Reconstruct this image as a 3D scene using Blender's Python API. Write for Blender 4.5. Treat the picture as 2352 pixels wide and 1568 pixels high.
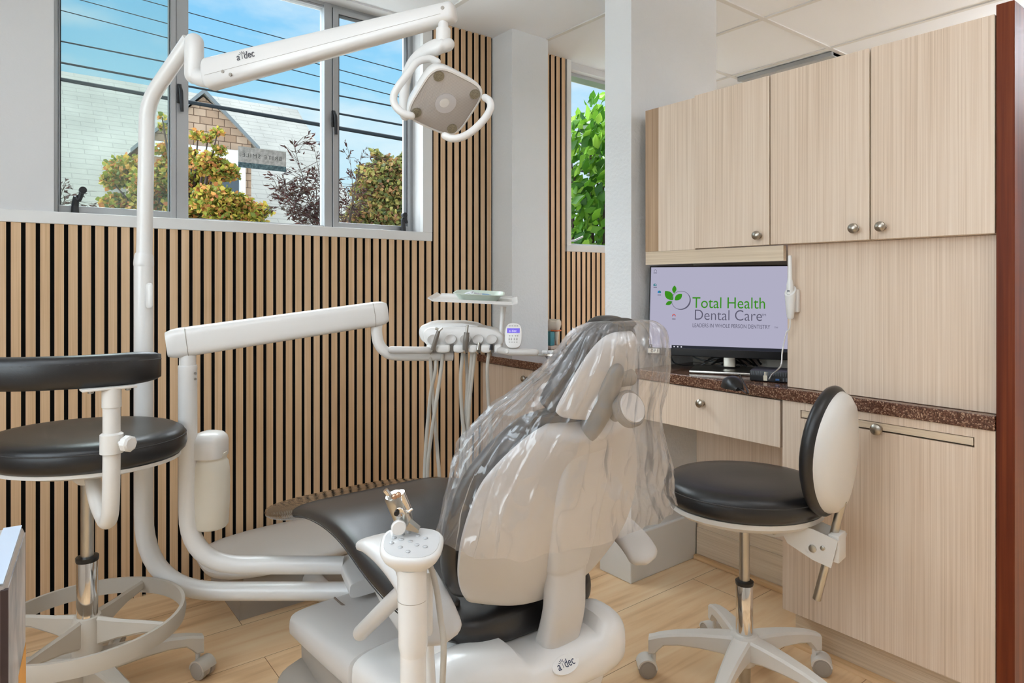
import bpy, bmesh, math, random
from mathutils import Vector, Matrix, noise
random.seed(7)
for o in list(bpy.data.objects): bpy.data.objects.remove(o)
SC = bpy.context.scene
COL = SC.collection
R = math.radians

# ------------------------------------------------------------------ camera
W_, H_ = 2352, 1568
FPX, CXP, HYP, CAMH = 1510.0, 1176.0, 652.0, 1.158
TH = R(52.176)
FW = Vector((math.cos(TH), math.sin(TH), 0)); RT = Vector((math.sin(TH), -math.cos(TH), 0)); UP = Vector((0, 0, 1))
cam = bpy.data.cameras.new('camera'); cam_o = bpy.data.objects.new('camera', cam); COL.objects.link(cam_o)
cam.sensor_width = 36; cam.lens = 36 * FPX / W_
cam.shift_y = -(H_ / 2 - HYP) / W_
cam.clip_start = 0.02; cam.clip_end = 300
cam_o.location = (0, 0, CAMH); cam_o.rotation_euler = (R(90), 0, TH - R(90))
SC.camera = cam_o
VS = SC.view_settings
VS.view_transform = 'Standard'; VS.look = 'None'; VS.gamma = 1.0; VS.use_curve_mapping = False
VS.exposure = 0.5

def lin(c):
    r = []
    for v in c:
        v = v / 255.0
        r.append(v / 12.92 if v <= 0.04045 else ((v + 0.055) / 1.055) ** 2.4)
    return (r[0], r[1], r[2], 1.0)

# ------------------------------------------------------------------ sky
wd = bpy.data.worlds.new('sky'); SC.world = wd; wd.use_nodes = True
nt = wd.node_tree; nt.nodes.clear()
def N(nt, t, **k):
    n = nt.nodes.new(t)
    for a, b in k.items(): setattr(n, a, b)
    return n
def ramp(nt, stops, fac=None):
    n = N(nt, 'ShaderNodeValToRGB'); e = n.color_ramp.elements
    while len(e) < len(stops): e.new(0.5)
    for i, (p, c) in enumerate(stops): e[i].position = p; e[i].color = c
    if fac is not None: nt.links.new(fac, n.inputs[0])
    return n
tc = N(nt, 'ShaderNodeTexCoord'); sx = N(nt, 'ShaderNodeSeparateXYZ'); nt.links.new(tc.outputs['Generated'], sx.inputs[0])
rp = ramp(nt, [(0.0, lin((196, 226, 242))), (0.14, lin((208, 238, 252))), (0.26, lin((168, 222, 252))), (0.40, lin((126, 200, 252))), (0.55, lin((120, 190, 250))), (0.8, lin((205, 225, 245)))], sx.outputs['Z'])
mp = N(nt, 'ShaderNodeMapping'); mp.inputs['Scale'].default_value = (1, 1, 2.6); nt.links.new(tc.outputs['Generated'], mp.inputs['Vector'])
nz = N(nt, 'ShaderNodeTexNoise'); nz.inputs['Scale'].default_value = 3.4; nz.inputs['Detail'].default_value = 8; nz.inputs['Roughness'].default_value = 0.56
nt.links.new(mp.outputs[0], nz.inputs['Vector'])
cr = ramp(nt, [(0.46, (0, 0, 0, 1)), (0.72, (1, 1, 1, 1))], nz.outputs['Fac'])
mx = N(nt, 'ShaderNodeMix', data_type='RGBA'); nt.links.new(cr.outputs[0], mx.inputs[0]); nt.links.new(rp.outputs[0], mx.inputs[6]); mx.inputs[7].default_value = lin((238, 248, 255))
bg = N(nt, 'ShaderNodeBackground'); nt.links.new(mx.outputs[2], bg.inputs[0])
hi = N(nt, 'ShaderNodeMapRange'); hi.inputs[1].default_value = 0.43; hi.inputs[2].default_value = 0.58; hi.inputs[3].default_value = 0.0; hi.inputs[4].default_value = 9.0; SKY = 0.72   # unseen glow high overhead, added to light the room
nt.links.new(sx.outputs['Z'], hi.inputs[0])
sd = N(nt, 'ShaderNodeMapRange'); sd.inputs[1].default_value = 0.0; sd.inputs[2].default_value = 0.45; sd.inputs[3].default_value = 0.0; sd.inputs[4].default_value = 1.0   # limits the added glow to the window side of the sky
nt.links.new(sx.outputs['Y'], sd.inputs[0])
hm = N(nt, 'ShaderNodeMath', operation='MULTIPLY'); nt.links.new(hi.outputs[0], hm.inputs[0]); nt.links.new(sd.outputs[0], hm.inputs[1]); bg.inputs[1].default_value = SKY
wx = N(nt, 'ShaderNodeMapRange'); wx.inputs[1].default_value = -0.35; wx.inputs[2].default_value = -0.75; wx.inputs[3].default_value = 0.0; wx.inputs[4].default_value = 3.1   # unseen glow added on the left, shining in through the side window
nt.links.new(sx.outputs['X'], wx.inputs[0])
ha = N(nt, 'ShaderNodeMath', operation='ADD'); nt.links.new(hm.outputs[0], ha.inputs[0]); nt.links.new(wx.outputs[0], ha.inputs[1])
bg2 = N(nt, 'ShaderNodeBackground'); bg2.inputs[0].default_value = lin((245, 248, 255)); nt.links.new(ha.outputs[0], bg2.inputs[1])
ad = N(nt, 'ShaderNodeAddShader'); nt.links.new(bg.outputs[0], ad.inputs[0]); nt.links.new(bg2.outputs[0], ad.inputs[1])
wo = N(nt, 'ShaderNodeOutputWorld'); nt.links.new(ad.outputs[0], wo.inputs[0])

# ------------------------------------------------------------------ sun
sl = bpy.data.lights.new('sun', 'SUN'); sl.energy = 1.0; sl.angle = R(0.6); sl.color = (1.0, 0.96, 0.9)
so = bpy.data.objects.new('sun', sl); COL.objects.link(so)
so.rotation_euler = Vector((-0.25, 0.62, -0.85)).to_track_quat('-Z', 'Y').to_euler()

# ------------------------------------------------------------------ added fill lamps, out of view (lamp part; pendant housings are built below)
FILL_LAMPS = [(-0.02, 0.42, .2, 6), (-0.95, -0.45, 1, 8), (1.25, -0.15, 2.0, 6), (-0.95, 0.75, 1, 12), (4.35, 0.1, 10, 100), (4.35, -1.5, 6, 20)]     # x, y, watts down, watts up (added pendants, unseen, brightening room and ceiling)
for (x, y, e, e2) in FILL_LAMPS:
    for w, z, rx in ((e, 2.172, 0), (e2, 2.235, math.pi)):
        al = bpy.data.lights.new('fill_lamp', 'AREA'); al.shape = 'RECTANGLE'; al.size = 0.26; al.size_y = 1.10; al.energy = w; al.color = (0.95, 0.975, 1.0) if rx == 0 else (0.84, 0.92, 1.0)
        ao = bpy.data.objects.new('fill_lamp', al); COL.objects.link(ao); ao.location = (x, y, z); ao.rotation_euler = (rx, 0, 0)

# ================================================================== helpers
def P(px, py, D):
    return Vector((0, 0, CAMH)) + D * (FW + (px - CXP) / FPX * RT + (HYP - py) / FPX * UP)
def onX(px, py, X):
    d = FW + (px - CXP) / FPX * RT + (HYP - py) / FPX * UP
    return Vector((0, 0, CAMH)) + d * (X / d.x)
def onY(px, py, Y):
    d = FW + (px - CXP) / FPX * RT + (HYP - py) / FPX * UP
    return Vector((0, 0, CAMH)) + d * (Y / d.y)

def cr_spline(pts, n=8):
    pts = [Vector(p) for p in pts]
    if len(pts) < 3: return pts
    out = []
    for i in range(len(pts) - 1):
        p0 = pts[i - 1] if i else pts[0] * 2 - pts[1]
        p1, p2 = pts[i], pts[i + 1]
        p3 = pts[i + 2] if i + 2 < len(pts) else pts[-1] * 2 - pts[-2]
        for k in range(n):
            t = k / n
            out.append(0.5 * ((2 * p1) + (p2 - p0) * t + (2 * p0 - 5 * p1 + 4 * p2 - p3) * t * t + (3 * p1 - p0 - 3 * p2 + p3) * t ** 3))
    out.append(pts[-1]); return out
def lerp(a, b, t): return a + (b - a) * t
def interp(tab, x):
    if x <= tab[0][0]: return tab[0][1:]
    for a, b in zip(tab, tab[1:]):
        if x <= b[0]:
            t = (x - a[0]) / (b[0] - a[0]); return tuple(lerp(p, q, t) for p, q in zip(a[1:], b[1:]))
    return tab[-1][1:]
def fillet(pts, r, n=6):
    """polyline with rounded corners"""
    pts = [Vector(p) for p in pts]; out = [pts[0]]
    for i in range(1, len(pts) - 1):
        a, b, c = pts[i - 1], pts[i], pts[i + 1]
        rr = r[i - 1] if isinstance(r, (list, tuple)) else r
        u = (a - b); v = (c - b); d = min(rr, u.length * 0.49, v.length * 0.49)
        p, q = b + u.normalized() * d, b + v.normalized() * d
        for k in range(n + 1):
            t = k / n; out.append((1 - t) ** 2 * p + 2 * t * (1 - t) * b + t * t * q)
    out.append(pts[-1]); return out

class MB:
    def __init__(s): s.b = bmesh.new()
    def box(s, x0, x1, y0, y1, z0, z1, bev=0.0, seg=2, M=None):
        r = bmesh.ops.create_cube(s.b, size=1.0)
        vs = r['verts']
        for v in vs: v.co = Vector((lerp(x0, x1, v.co.x + .5), lerp(y0, y1, v.co.y + .5), lerp(z0, z1, v.co.z + .5)))
        if bev > 0:
            es = list({e for v in vs for e in v.link_edges})
            r = bmesh.ops.bevel(s.b, geom=es, offset=bev, segments=seg, affect='EDGES', profile=0.5, clamp_overlap=True)
            vs = list({v for v in list(r['verts']) + [v for f in r['faces'] for v in f.verts] + [v for v in vs if v.is_valid]})
        if M is not None:
            for v in vs: v.co = M @ v.co
        return s
    def loop(s, pts): return [s.b.verts.new(p) for p in pts]
    def loft(s, secs, cap=True, closed=True):
        L = [s.loop(p) for p in secs]; n = len(L[0])
        for a, c in zip(L, L[1:]):
            for i in range(n if closed else n - 1):
                j = (i + 1) % n
                try: s.b.faces.new((a[i], a[j], c[j], c[i]))
                except ValueError: pass
        if cap and closed:
            for l in (list(reversed(L[0])), L[-1]):
                try: s.b.faces.new(l)
                except ValueError: pass
        return s
    def tube(s, pts, r, n=14, cap=True, flat=1.0, flatdir=None, round_end=False):
        pts = [Vector(p) for p in pts]; m = len(pts)
        rs = [r] * m if not isinstance(r, (list, tuple)) else [interp([(i / (len(r) - 1), q) for i, q in enumerate(r)], k / (m - 1))[0] for k in range(m)]
        T = []
        for i in range(m):
            t = (pts[min(i + 1, m - 1)] - pts[max(i - 1, 0)])
            T.append(t.normalized() if t.length > 1e-9 else Vector((0, 0, 1)))
        ref = flatdir.copy() if flatdir is not None else (Vector((0, 0, 1)) if abs(T[0].z) < 0.9 else Vector((1, 0, 0)))
        u = (ref - T[0] * ref.dot(T[0])).normalized()
        secs = []
        if round_end:
            k = 4
            hp, hr, hT = [], [], []
            for q in range(k):
                a = math.pi / 2 * q / k
                hp.append(pts[0] - T[0] * rs[0] * math.cos(a)); hr.append(max(rs[0] * math.sin(a), 1e-4)); hT.append(T[0])
            ep, er, eT = [], [], []
            for q in range(k - 1, -1, -1):
                a = math.pi / 2 * q / k
                ep.append(pts[-1] + T[-1] * rs[-1] * math.cos(a)); er.append(max(rs[-1] * math.sin(a), 1e-4)); eT.append(T[-1])
            pts = hp + pts + ep; rs = hr + rs + er; T = hT + T + eT
        for p, t, q in zip(pts, T, rs):
            w = ref if flatdir is not None else u
            w = (w - t * w.dot(t))
            if w.length < 1e-6: w = u
            u = w.normalized(); v = t.cross(u)
            secs.append([p + (u * math.cos(2 * math.pi * k / n) * flat + v * math.sin(2 * math.pi * k / n)) * q for k in range(n)])
        return s.loft(secs, cap)
    def cyl(s, p, q, r, r2=None, n=24, bev=0.0):
        p, q = Vector(p), Vector(q); r2 = r if r2 is None else r2
        if bev:
            d = (q - p).normalized()
            return s.tube([p, p + d * bev * .3, p + d * bev, q - d * bev, q - d * bev * .3, q], [r - bev, r - bev * .3, r, r2, r2 - bev * .3, r2 - bev], n) if False else s._cylb(p, q, r, r2, n, bev)
        return s.tube([p, q], [r, r2], n)
    def _cylb(s, p, q, r, r2, n, b):
        d = (q - p).normalized()
        prof = [(0, r - b), (b * .3, r - b * .3), (b, r), ((q - p).length - b, r2), ((q - p).length - b * .3, r2 - b * .3), ((q - p).length, r2 - b)]
        return s.lathe(prof, p, d, n)
    def lathe(s, prof, o, ax=(0, 0, 1), n=28, sx=1.0, sy=1.0, ref=None):
        o = Vector(o); ax = Vector(ax).normalized()
        ref = Vector(ref) if ref is not None else (Vector((1, 0, 0)) if abs(ax.x) < 0.9 else Vector((0, 1, 0)))
        u = (ref - ax * ref.dot(ax)).normalized(); v = ax.cross(u)
        return s.loft([[o + ax * h + (u * math.cos(2 * math.pi * k / n) * sx + v * math.sin(2 * math.pi * k / n) * sy) * max(r, 1e-4) for k in range(n)] for h, r in prof])
    def ell(s, c, rx, ry, rz, n=20, m=10, M=None):
        secs = []
        for i in range(m + 1):
            a = -math.pi / 2 + math.pi * i / m
            q = max(math.cos(a), 1e-3)
            secs.append([Vector((math.cos(2 * math.pi * k / n) * rx * q, math.sin(2 * math.pi * k / n) * ry * q, rz * math.sin(a))) for k in range(n)])
        if M is not None: secs = [[M @ v for v in l] for l in secs]
        c = Vector(c)
        return s.loft([[c + v for v in l] for l in secs])
    def prism(s, poly, d, bev=0.0):
        """closed polygon (3D points) extruded along vector d"""
        d = Vector(d); poly = [Vector(p) for p in poly]
        a = s.loop(poly); c = s.loop([p + d for p in poly]); n = len(a)
        fs = []
        for i in range(n):
            j = (i + 1) % n; fs.append(s.b.faces.new((a[i], a[j], c[j], c[i])))
        fs.append(s.b.faces.new(list(reversed(a)))); fs.append(s.b.faces.new(c))
        if bev:
            es = list({e for v in a + c for e in v.link_edges})
            bmesh.ops.bevel(s.b, geom=es, offset=bev, segments=2, affect='EDGES', profile=0.5, clamp_overlap=True)
        return s
    def quad(s, a, b, c, d):
        s.b.faces.new(s.loop([Vector(a), Vector(b), Vector(c), Vector(d)])); return s
    def xf(s, M):
        for v in s.b.verts: v.co = M @ v.co
        return s
    def build(s, name, m, parent=None, smooth=35, sub=0, flip=True, keep=False):
        if flip: bmesh.ops.recalc_face_normals(s.b, faces=s.b.faces)
        me = bpy.data.meshes.new(name)
        vs = [v.co for v in s.b.verts]
        lo = Vector([min(v[i] for v in vs) for i in range(3)]); hi = Vector([max(v[i] for v in vs) for i in range(3)])
        c = (lo + hi) / 2
        if parent is None: c.z = lo.z
        if keep: c = Vector((0, 0, 0))
        for v in s.b.verts: v.co -= c
        s.b.to_mesh(me); s.b.free()
        if smooth:
            for p in me.polygons: p.use_smooth = True
            me.set_sharp_from_angle(angle=R(smooth))
        me.materials.append(m)
        o = bpy.data.objects.new(name, me); COL.objects.link(o)
        wl = Vector(parent['wl']) if parent is not None else Vector((0, 0, 0))
        o.location = c - wl; o['wl'] = c
        if parent is not None: o.parent = parent
        if sub:
            md = o.modifiers.new('sub', 'SUBSURF'); md.levels = sub; md.render_levels = sub
        return o
def tag(o, label=None, cat=None, group=None, kind=None):
    if label: o['label'] = label
    if cat: o['category'] = cat
    if group: o['group'] = group
    if kind: o['kind'] = kind
    return o
def thing(name, loc, label, cat, group=None, kind=None):
    o = bpy.data.objects.new(name, None); COL.objects.link(o); o.location = loc; o['wl'] = Vector(loc); o.empty_display_size = 0.05
    return tag(o, label, cat, group, kind)
def struct(o): o['kind'] = 'structure'; return o
def text(s, name, m, parent, M, size, ext=0.0004, align='LEFT', space=1.0, off=0.0, sx=1.0):
    cu = bpy.data.curves.new(name, 'FONT'); cu.body = s; cu.size = size; cu.extrude = ext; cu.align_x = align; cu.space_character = space; cu.offset = off; cu.resolution_u = 4
    f = bpy.data.objects.new(name, cu); me = bpy.data.meshes.new_from_object(f); bpy.data.objects.remove(f); bpy.data.curves.remove(cu)
    me.materials.clear(); me.materials.append(m)
    for v in me.vertices: v.co = M @ Vector((v.co.x * sx, v.co.y, v.co.z))
    c = sum((v.co for v in me.vertices), Vector()) / len(me.vertices)
    for v in me.vertices: v.co -= c
    o = bpy.data.objects.new(name, me); COL.objects.link(o); o['wl'] = c
    wl = Vector(parent['wl']) if parent is not None else Vector((0, 0, 0))
    o.location = c - wl
    if parent is not None: o.parent = parent
    return o
def basis(o, x, y):
    x = Vector(x).normalized(); y = Vector(y); y = (y - x * y.dot(x)).normalized(); z = x.cross(y)
    M = Matrix((x, y, z)).transposed().to_4x4(); M.translation = Vector(o); return M

# ================================================================== materials
MATS = {}
def pbr(name, col, rough=0.5, metal=0.0, coat=0.0, spec=0.5, bump=None, var=None, trans=0.0, emit=None, ior=None, sss=0.0):
    m = bpy.data.materials.new(name); m.use_nodes = True; t = m.node_tree; b = t.nodes['Principled BSDF']
    b.inputs['Base Color'].default_value = lin(col); b.inputs['Roughness'].default_value = rough; b.inputs['Metallic'].default_value = metal
    b.inputs['Coat Weight'].default_value = coat; b.inputs['Coat Roughness'].default_value = 0.1; b.inputs['Specular IOR Level'].default_value = spec
    b.inputs['Transmission Weight'].default_value = trans
    if ior: b.inputs['IOR'].default_value = ior
    if emit: b.inputs['Emission Color'].default_value = lin(emit[0]); b.inputs['Emission Strength'].default_value = emit[1]
    if bump or var:
        tcn = N(t, 'ShaderNodeTexCoord')
    if bump:
        n = N(t, 'ShaderNodeTexNoise'); n.inputs['Scale'].default_value = bump[0]; n.inputs['Detail'].default_value = 4
        t.links.new(tcn.outputs['Object'], n.inputs['Vector'])
        bp = N(t, 'ShaderNodeBump'); bp.inputs['Strength'].default_value = bump[1]; bp.inputs['Distance'].default_value = bump[2] if len(bump) > 2 else 0.002
        t.links.new(n.outputs['Fac'], bp.inputs['Height']); t.links.new(bp.outputs[0], b.inputs['Normal'])
    if var:   # (scale vec, colour a, colour b, detail)
        mpn = N(t, 'ShaderNodeMapping'); mpn.inputs['Scale'].default_value = var[0]; t.links.new(tcn.outputs['Object'], mpn.inputs['Vector'])
        n = N(t, 'ShaderNodeTexNoise'); n.inputs['Scale'].default_value = 1.0; n.inputs['Detail'].default_value = var[3]; n.inputs['Roughness'].default_value = 0.6
        t.links.new(mpn.outputs[0], n.inputs['Vector'])
        r = ramp(t, [(0.3, lin(var[1])), (0.7, lin(var[2]))], n.outputs['Fac'])
        t.links.new(r.outputs[0], b.inputs['Base Color'])
    MATS[name] = m; return m

def wood(name, base, dark, light, axis=2, fine=700.0, fstr=0.5, rough=0.45, coarse=60.0, spec=0.4):
    """fine straight grain along one axis"""
    m = bpy.data.materials.new(name); m.use_nodes = True; t = m.node_tree; b = t.nodes['Principled BSDF']
    tcn = N(t, 'ShaderNodeTexCoord')
    def layer(sc, along, detail):
        v = [sc, sc, sc]; v[axis] = along
        q = N(t, 'ShaderNodeMapping'); q.inputs['Scale'].default_value = v; t.links.new(tcn.outputs['Object'], q.inputs['Vector'])
        n = N(t, 'ShaderNodeTexNoise'); n.inputs['Scale'].default_value = 1; n.inputs['Detail'].default_value = detail; n.inputs['Roughness'].default_value = 0.6
        t.links.new(q.outputs[0], n.inputs['Vector']); return n.outputs['Fac']
    f1 = layer(fine, 2.5, 2); f2 = layer(coarse, 1.0, 3); f3 = layer(3.0, 0.9, 2)
    a1 = N(t, 'ShaderNodeMath', operation='MULTIPLY_ADD'); a1.inputs[1].default_value = fstr; t.links.new(f1, a1.inputs[0])
    a2 = N(t, 'ShaderNodeMath', operation='MULTIPLY_ADD'); a2.inputs[1].default_value = 0.42; t.links.new(f2, a2.inputs[0])
    a3 = N(t, 'ShaderNodeMath', operation='MULTIPLY'); a3.inputs[1].default_value = 0.25; t.links.new(f3, a3.inputs[0])
    t.links.new(a3.outputs[0], a2.inputs[2]); t.links.new(a2.outputs[0], a1.inputs[2])
    tot = (fstr + 0.42 + 0.25) * 0.5
    r = ramp(t, [(tot - 0.2, lin(dark)), (tot, lin(base)), (tot + 0.17, lin(light))], a1.outputs[0])
    t.links.new(r.outputs[0], b.inputs['Base Color']); b.inputs['Roughness'].default_value = rough; b.inputs['Specular IOR Level'].default_value = spec
    MATS[name] = m; return m

CABW = wood('veneer', (222, 200, 178), (196, 170, 144), (234, 216, 197), 2, 700, 0.5, 0.42, 160)
CABH = wood('veneer_across', (216, 196, 170), (190, 166, 136), (230, 213, 190), 1, 700, 0.5, 0.42, 160)
STRIPW = wood('veneer_brown', (172, 139, 106), (140, 108, 78), (190, 160, 126), 2, 420, 0.42, 0.42, 90)
SLATW = wood('slat_oak', (216, 182, 144), (190, 152, 112), (230, 200, 166), 2, 500, 0.36, 0.5, 110)
MAHOG = wood('mahogany', (104, 44, 20), (66, 24, 10), (130, 66, 32), 2, 120, 0.3, 0.5, 30, spec=.2)
WHITE = pbr('wall_paint', (214, 214, 214), 0.75, bump=(140, 0.25, 0.002))
WHITE_T = pbr('textured_paint', (226, 227, 227), 0.8, bump=(75, 0.6, 0.004))
TRIMW = pbr('trim_paint', (228, 228, 226), 0.5)
CEIL = pbr('ceiling_tile', (240, 243, 247), 0.85, bump=(220, 0.15, 0.001))
TBAR = pbr('ceiling_bar', (222, 221, 218), 0.5)
FELT = pbr('black_felt', (13, 11, 10), 0.95)
ALU = pbr('window_aluminium', (176, 178, 180), 0.42, 0.75, bump=(30, 0.1, 0.001))
ALUD = pbr('window_gasket', (60, 62, 64), 0.6)
BLACKM = pbr('black_iron', (38, 38, 41), 0.45, 0.3)
CHROME = pbr('chrome', (225, 222, 218), 0.07, 1.0)
STEEL = pbr('brushed_steel', (190, 187, 180), 0.28, 1.0)
NICKEL = pbr('brushed_nickel', (176, 168, 156), 0.3, 1.0)
PLASTW = pbr('white_plastic', (232, 230, 227), 0.30, coat=0.3)
PLASTG = pbr('warm_grey_plastic', (208, 204, 200), 0.36)
PLASTD = pbr('grey_plastic', (168, 160, 150), 0.45)
STOOLG = pbr('stool_grey', (196, 188, 176), 0.42)
STOOLW = pbr('stool_white', (226, 222, 216), 0.35)
VINYL = pbr('black_vinyl', (26, 25, 26), 0.36, spec=0.6, bump=(260, 0.12, 0.001))
VINYL2 = pbr('charcoal_vinyl', (40, 38, 38), 0.34, spec=0.65, bump=(320, 0.1, 0.001))
STITCH = pbr('stitching', (62, 60, 60), 0.7)
BLACKP = pbr('black_plastic', (22, 22, 24), 0.35)
HOSE = pbr('hose', (190, 184, 174), 0.45)
SHOE = wood('shoe_mould', (222, 184, 138), (190, 150, 104), (236, 204, 164), 1, 120, 0.35, 0.45, 40)
BOTTLE = pbr('bottle_plastic', (226, 220, 206), 0.4)
GREENT = pbr('tray_green', (204, 215, 202), 0.4)
PAPER = pbr('paper', (246, 246, 248), 0.8)
BLUEP = pbr('blue_paper', (176, 204, 226), 0.8)

def counter_mat():
    m = bpy.data.materials.new('speckled_stone'); m.use_nodes = True; t = m.node_tree; b = t.nodes['Principled BSDF']
    tcn = N(t, 'ShaderNodeTexCoord'); v = N(t, 'ShaderNodeTexVoronoi'); v.inputs['Scale'].default_value = 330; t.links.new(tcn.outputs['Object'], v.inputs['Vector'])
    sp = N(t, 'ShaderNodeSeparateColor'); t.links.new(v.outputs['Color'], sp.inputs[0])
    r = ramp(t, [(0.0, lin((70, 42, 32))), (0.5, lin((96, 62, 48))), (0.8, lin((122, 86, 68))), (0.96, lin((176, 142, 118)))], sp.outputs[0])
    t.links.new(r.outputs[0], b.inputs['Base Color']); b.inputs['Roughness'].default_value = 0.16; b.inputs['Specular IOR Level'].default_value = 0.55
    return m
STONE = counter_mat()
def floor_mat():
    m = bpy.data.materials.new('oak_planks'); m.use_nodes = True; t = m.node_tree; b = t.nodes['Principled BSDF']
    tcn = N(t, 'ShaderNodeTexCoord')
    mpb = N(t, 'ShaderNodeMapping'); mpb.inputs['Location'].default_value = (0.3, 0.075, 0); t.links.new(tcn.outputs['Object'], mpb.inputs['Vector'])
    bk = N(t, 'ShaderNodeTexBrick'); bk.offset = 0.37; bk.inputs['Scale'].default_value = 1; bk.inputs['Brick Width'].default_value = 1.5; bk.inputs['Row Height'].default_value = 0.24
    bk.inputs['Mortar Size'].default_value = 0.0011; bk.inputs['Mortar Smooth'].default_value = 0.2; bk.inputs['Bias'].default_value = 0
    bk.inputs['Color1'].default_value = (0.2, 0.2, 0.2, 1); bk.inputs['Color2'].default_value = (0.8, 0.8, 0.8, 1); bk.inputs['Mortar'].default_value = (0, 0, 0, 1)
    t.links.new(mpb.outputs[0], bk.inputs['Vector'])
    q = N(t, 'ShaderNodeMapping'); q.inputs['Scale'].default_value = (2.2, 26, 1); t.links.new(tcn.outputs['Object'], q.inputs['Vector'])
    n1 = N(t, 'ShaderNodeTexNoise'); n1.inputs['Scale'].default_value = 1; n1.inputs['Detail'].default_value = 6; n1.inputs['Distortion'].default_value = 0.6; t.links.new(q.outputs[0], n1.inputs['Vector'])
    q2 = N(t, 'ShaderNodeMapping'); q2.inputs['Scale'].default_value = (1.4, 5, 1); t.links.new(tcn.outputs['Object'], q2.inputs['Vector'])
    n2 = N(t, 'ShaderNodeTexNoise'); n2.inputs['Scale'].default_value = 1; n2.inputs['Detail'].default_value = 4; n2.inputs['Distortion'].default_value = 1.0; t.links.new(q2.outputs[0], n2.inputs['Vector'])
    a = N(t, 'ShaderNodeMath', operation='MULTIPLY_ADD'); a.inputs[1].default_value = 0.6; t.links.new(n1.outputs['Fac'], a.inputs[0])
    a2 = N(t, 'ShaderNodeMath', operation='MULTIPLY_ADD'); a2.inputs[1].default_value = 0.5; t.links.new(n2.outputs['Fac'], a2.inputs[0])
    sp = N(t, 'ShaderNodeSeparateColor'); t.links.new(bk.outputs['Color'], sp.inputs[0])
    a3 = N(t, 'ShaderNodeMath', operation='MULTIPLY'); a3.inputs[1].default_value = 0.14; t.links.new(sp.outputs[0], a3.inputs[0])
    t.links.new(a3.outputs[0], a2.inputs[2]); t.links.new(a2.outputs[0], a.inputs[2])
    r = ramp(t, [(0.40, lin((204, 162, 118))), (0.60, lin((236, 200, 156))), (0.80, lin((246, 220, 182)))], a.outputs[0])
    mxn = N(t, 'ShaderNodeMix', data_type='RGBA'); t.links.new(bk.outputs['Fac'], mxn.inputs[0]); t.links.new(r.outputs[0], mxn.inputs[6]); mxn.inputs[7].default_value = lin((140, 100, 66))
    t.links.new(mxn.outputs[2], b.inputs['Base Color']); b.inputs['Roughness'].default_value = 0.42; b.inputs['Specular IOR Level'].default_value = 0.4
    return m
FLOORM = floor_mat()
def glass_mat(name, tint=(255, 255, 255), white=0.03):
    m = bpy.data.materials.new(name); m.use_nodes = True; t = m.node_tree; t.nodes.clear()
    tr = N(t, 'ShaderNodeBsdfTransparent'); tr.inputs[0].default_value = lin(tint)
    gl = N(t, 'ShaderNodeBsdfGlossy'); gl.inputs['Roughness'].default_value = 0.02
    fr = N(t, 'ShaderNodeFresnel'); fr.inputs[0].default_value = 1.08
    mxs = N(t, 'ShaderNodeMixShader'); t.links.new(fr.outputs[0], mxs.inputs[0]); t.links.new(tr.outputs[0], mxs.inputs[1]); t.links.new(gl.outputs[0], mxs.inputs[2])
    df = N(t, 'ShaderNodeBsdfDiffuse'); df.inputs[0].default_value = (0.85, 0.9, 0.88, 1)
    m2 = N(t, 'ShaderNodeMixShader'); m2.inputs[0].default_value = white; t.links.new(mxs.outputs[0], m2.inputs[1]); t.links.new(df.outputs[0], m2.inputs[2])
    ou = N(t, 'ShaderNodeOutputMaterial'); t.links.new(m2.outputs[0], ou.inputs[0]); return m
GLASS = glass_mat('window_glass', (252, 255, 254), 0.0)
GLASSD = glass_mat('dusty_window_glass', (240, 248, 244), 0.05)
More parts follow.
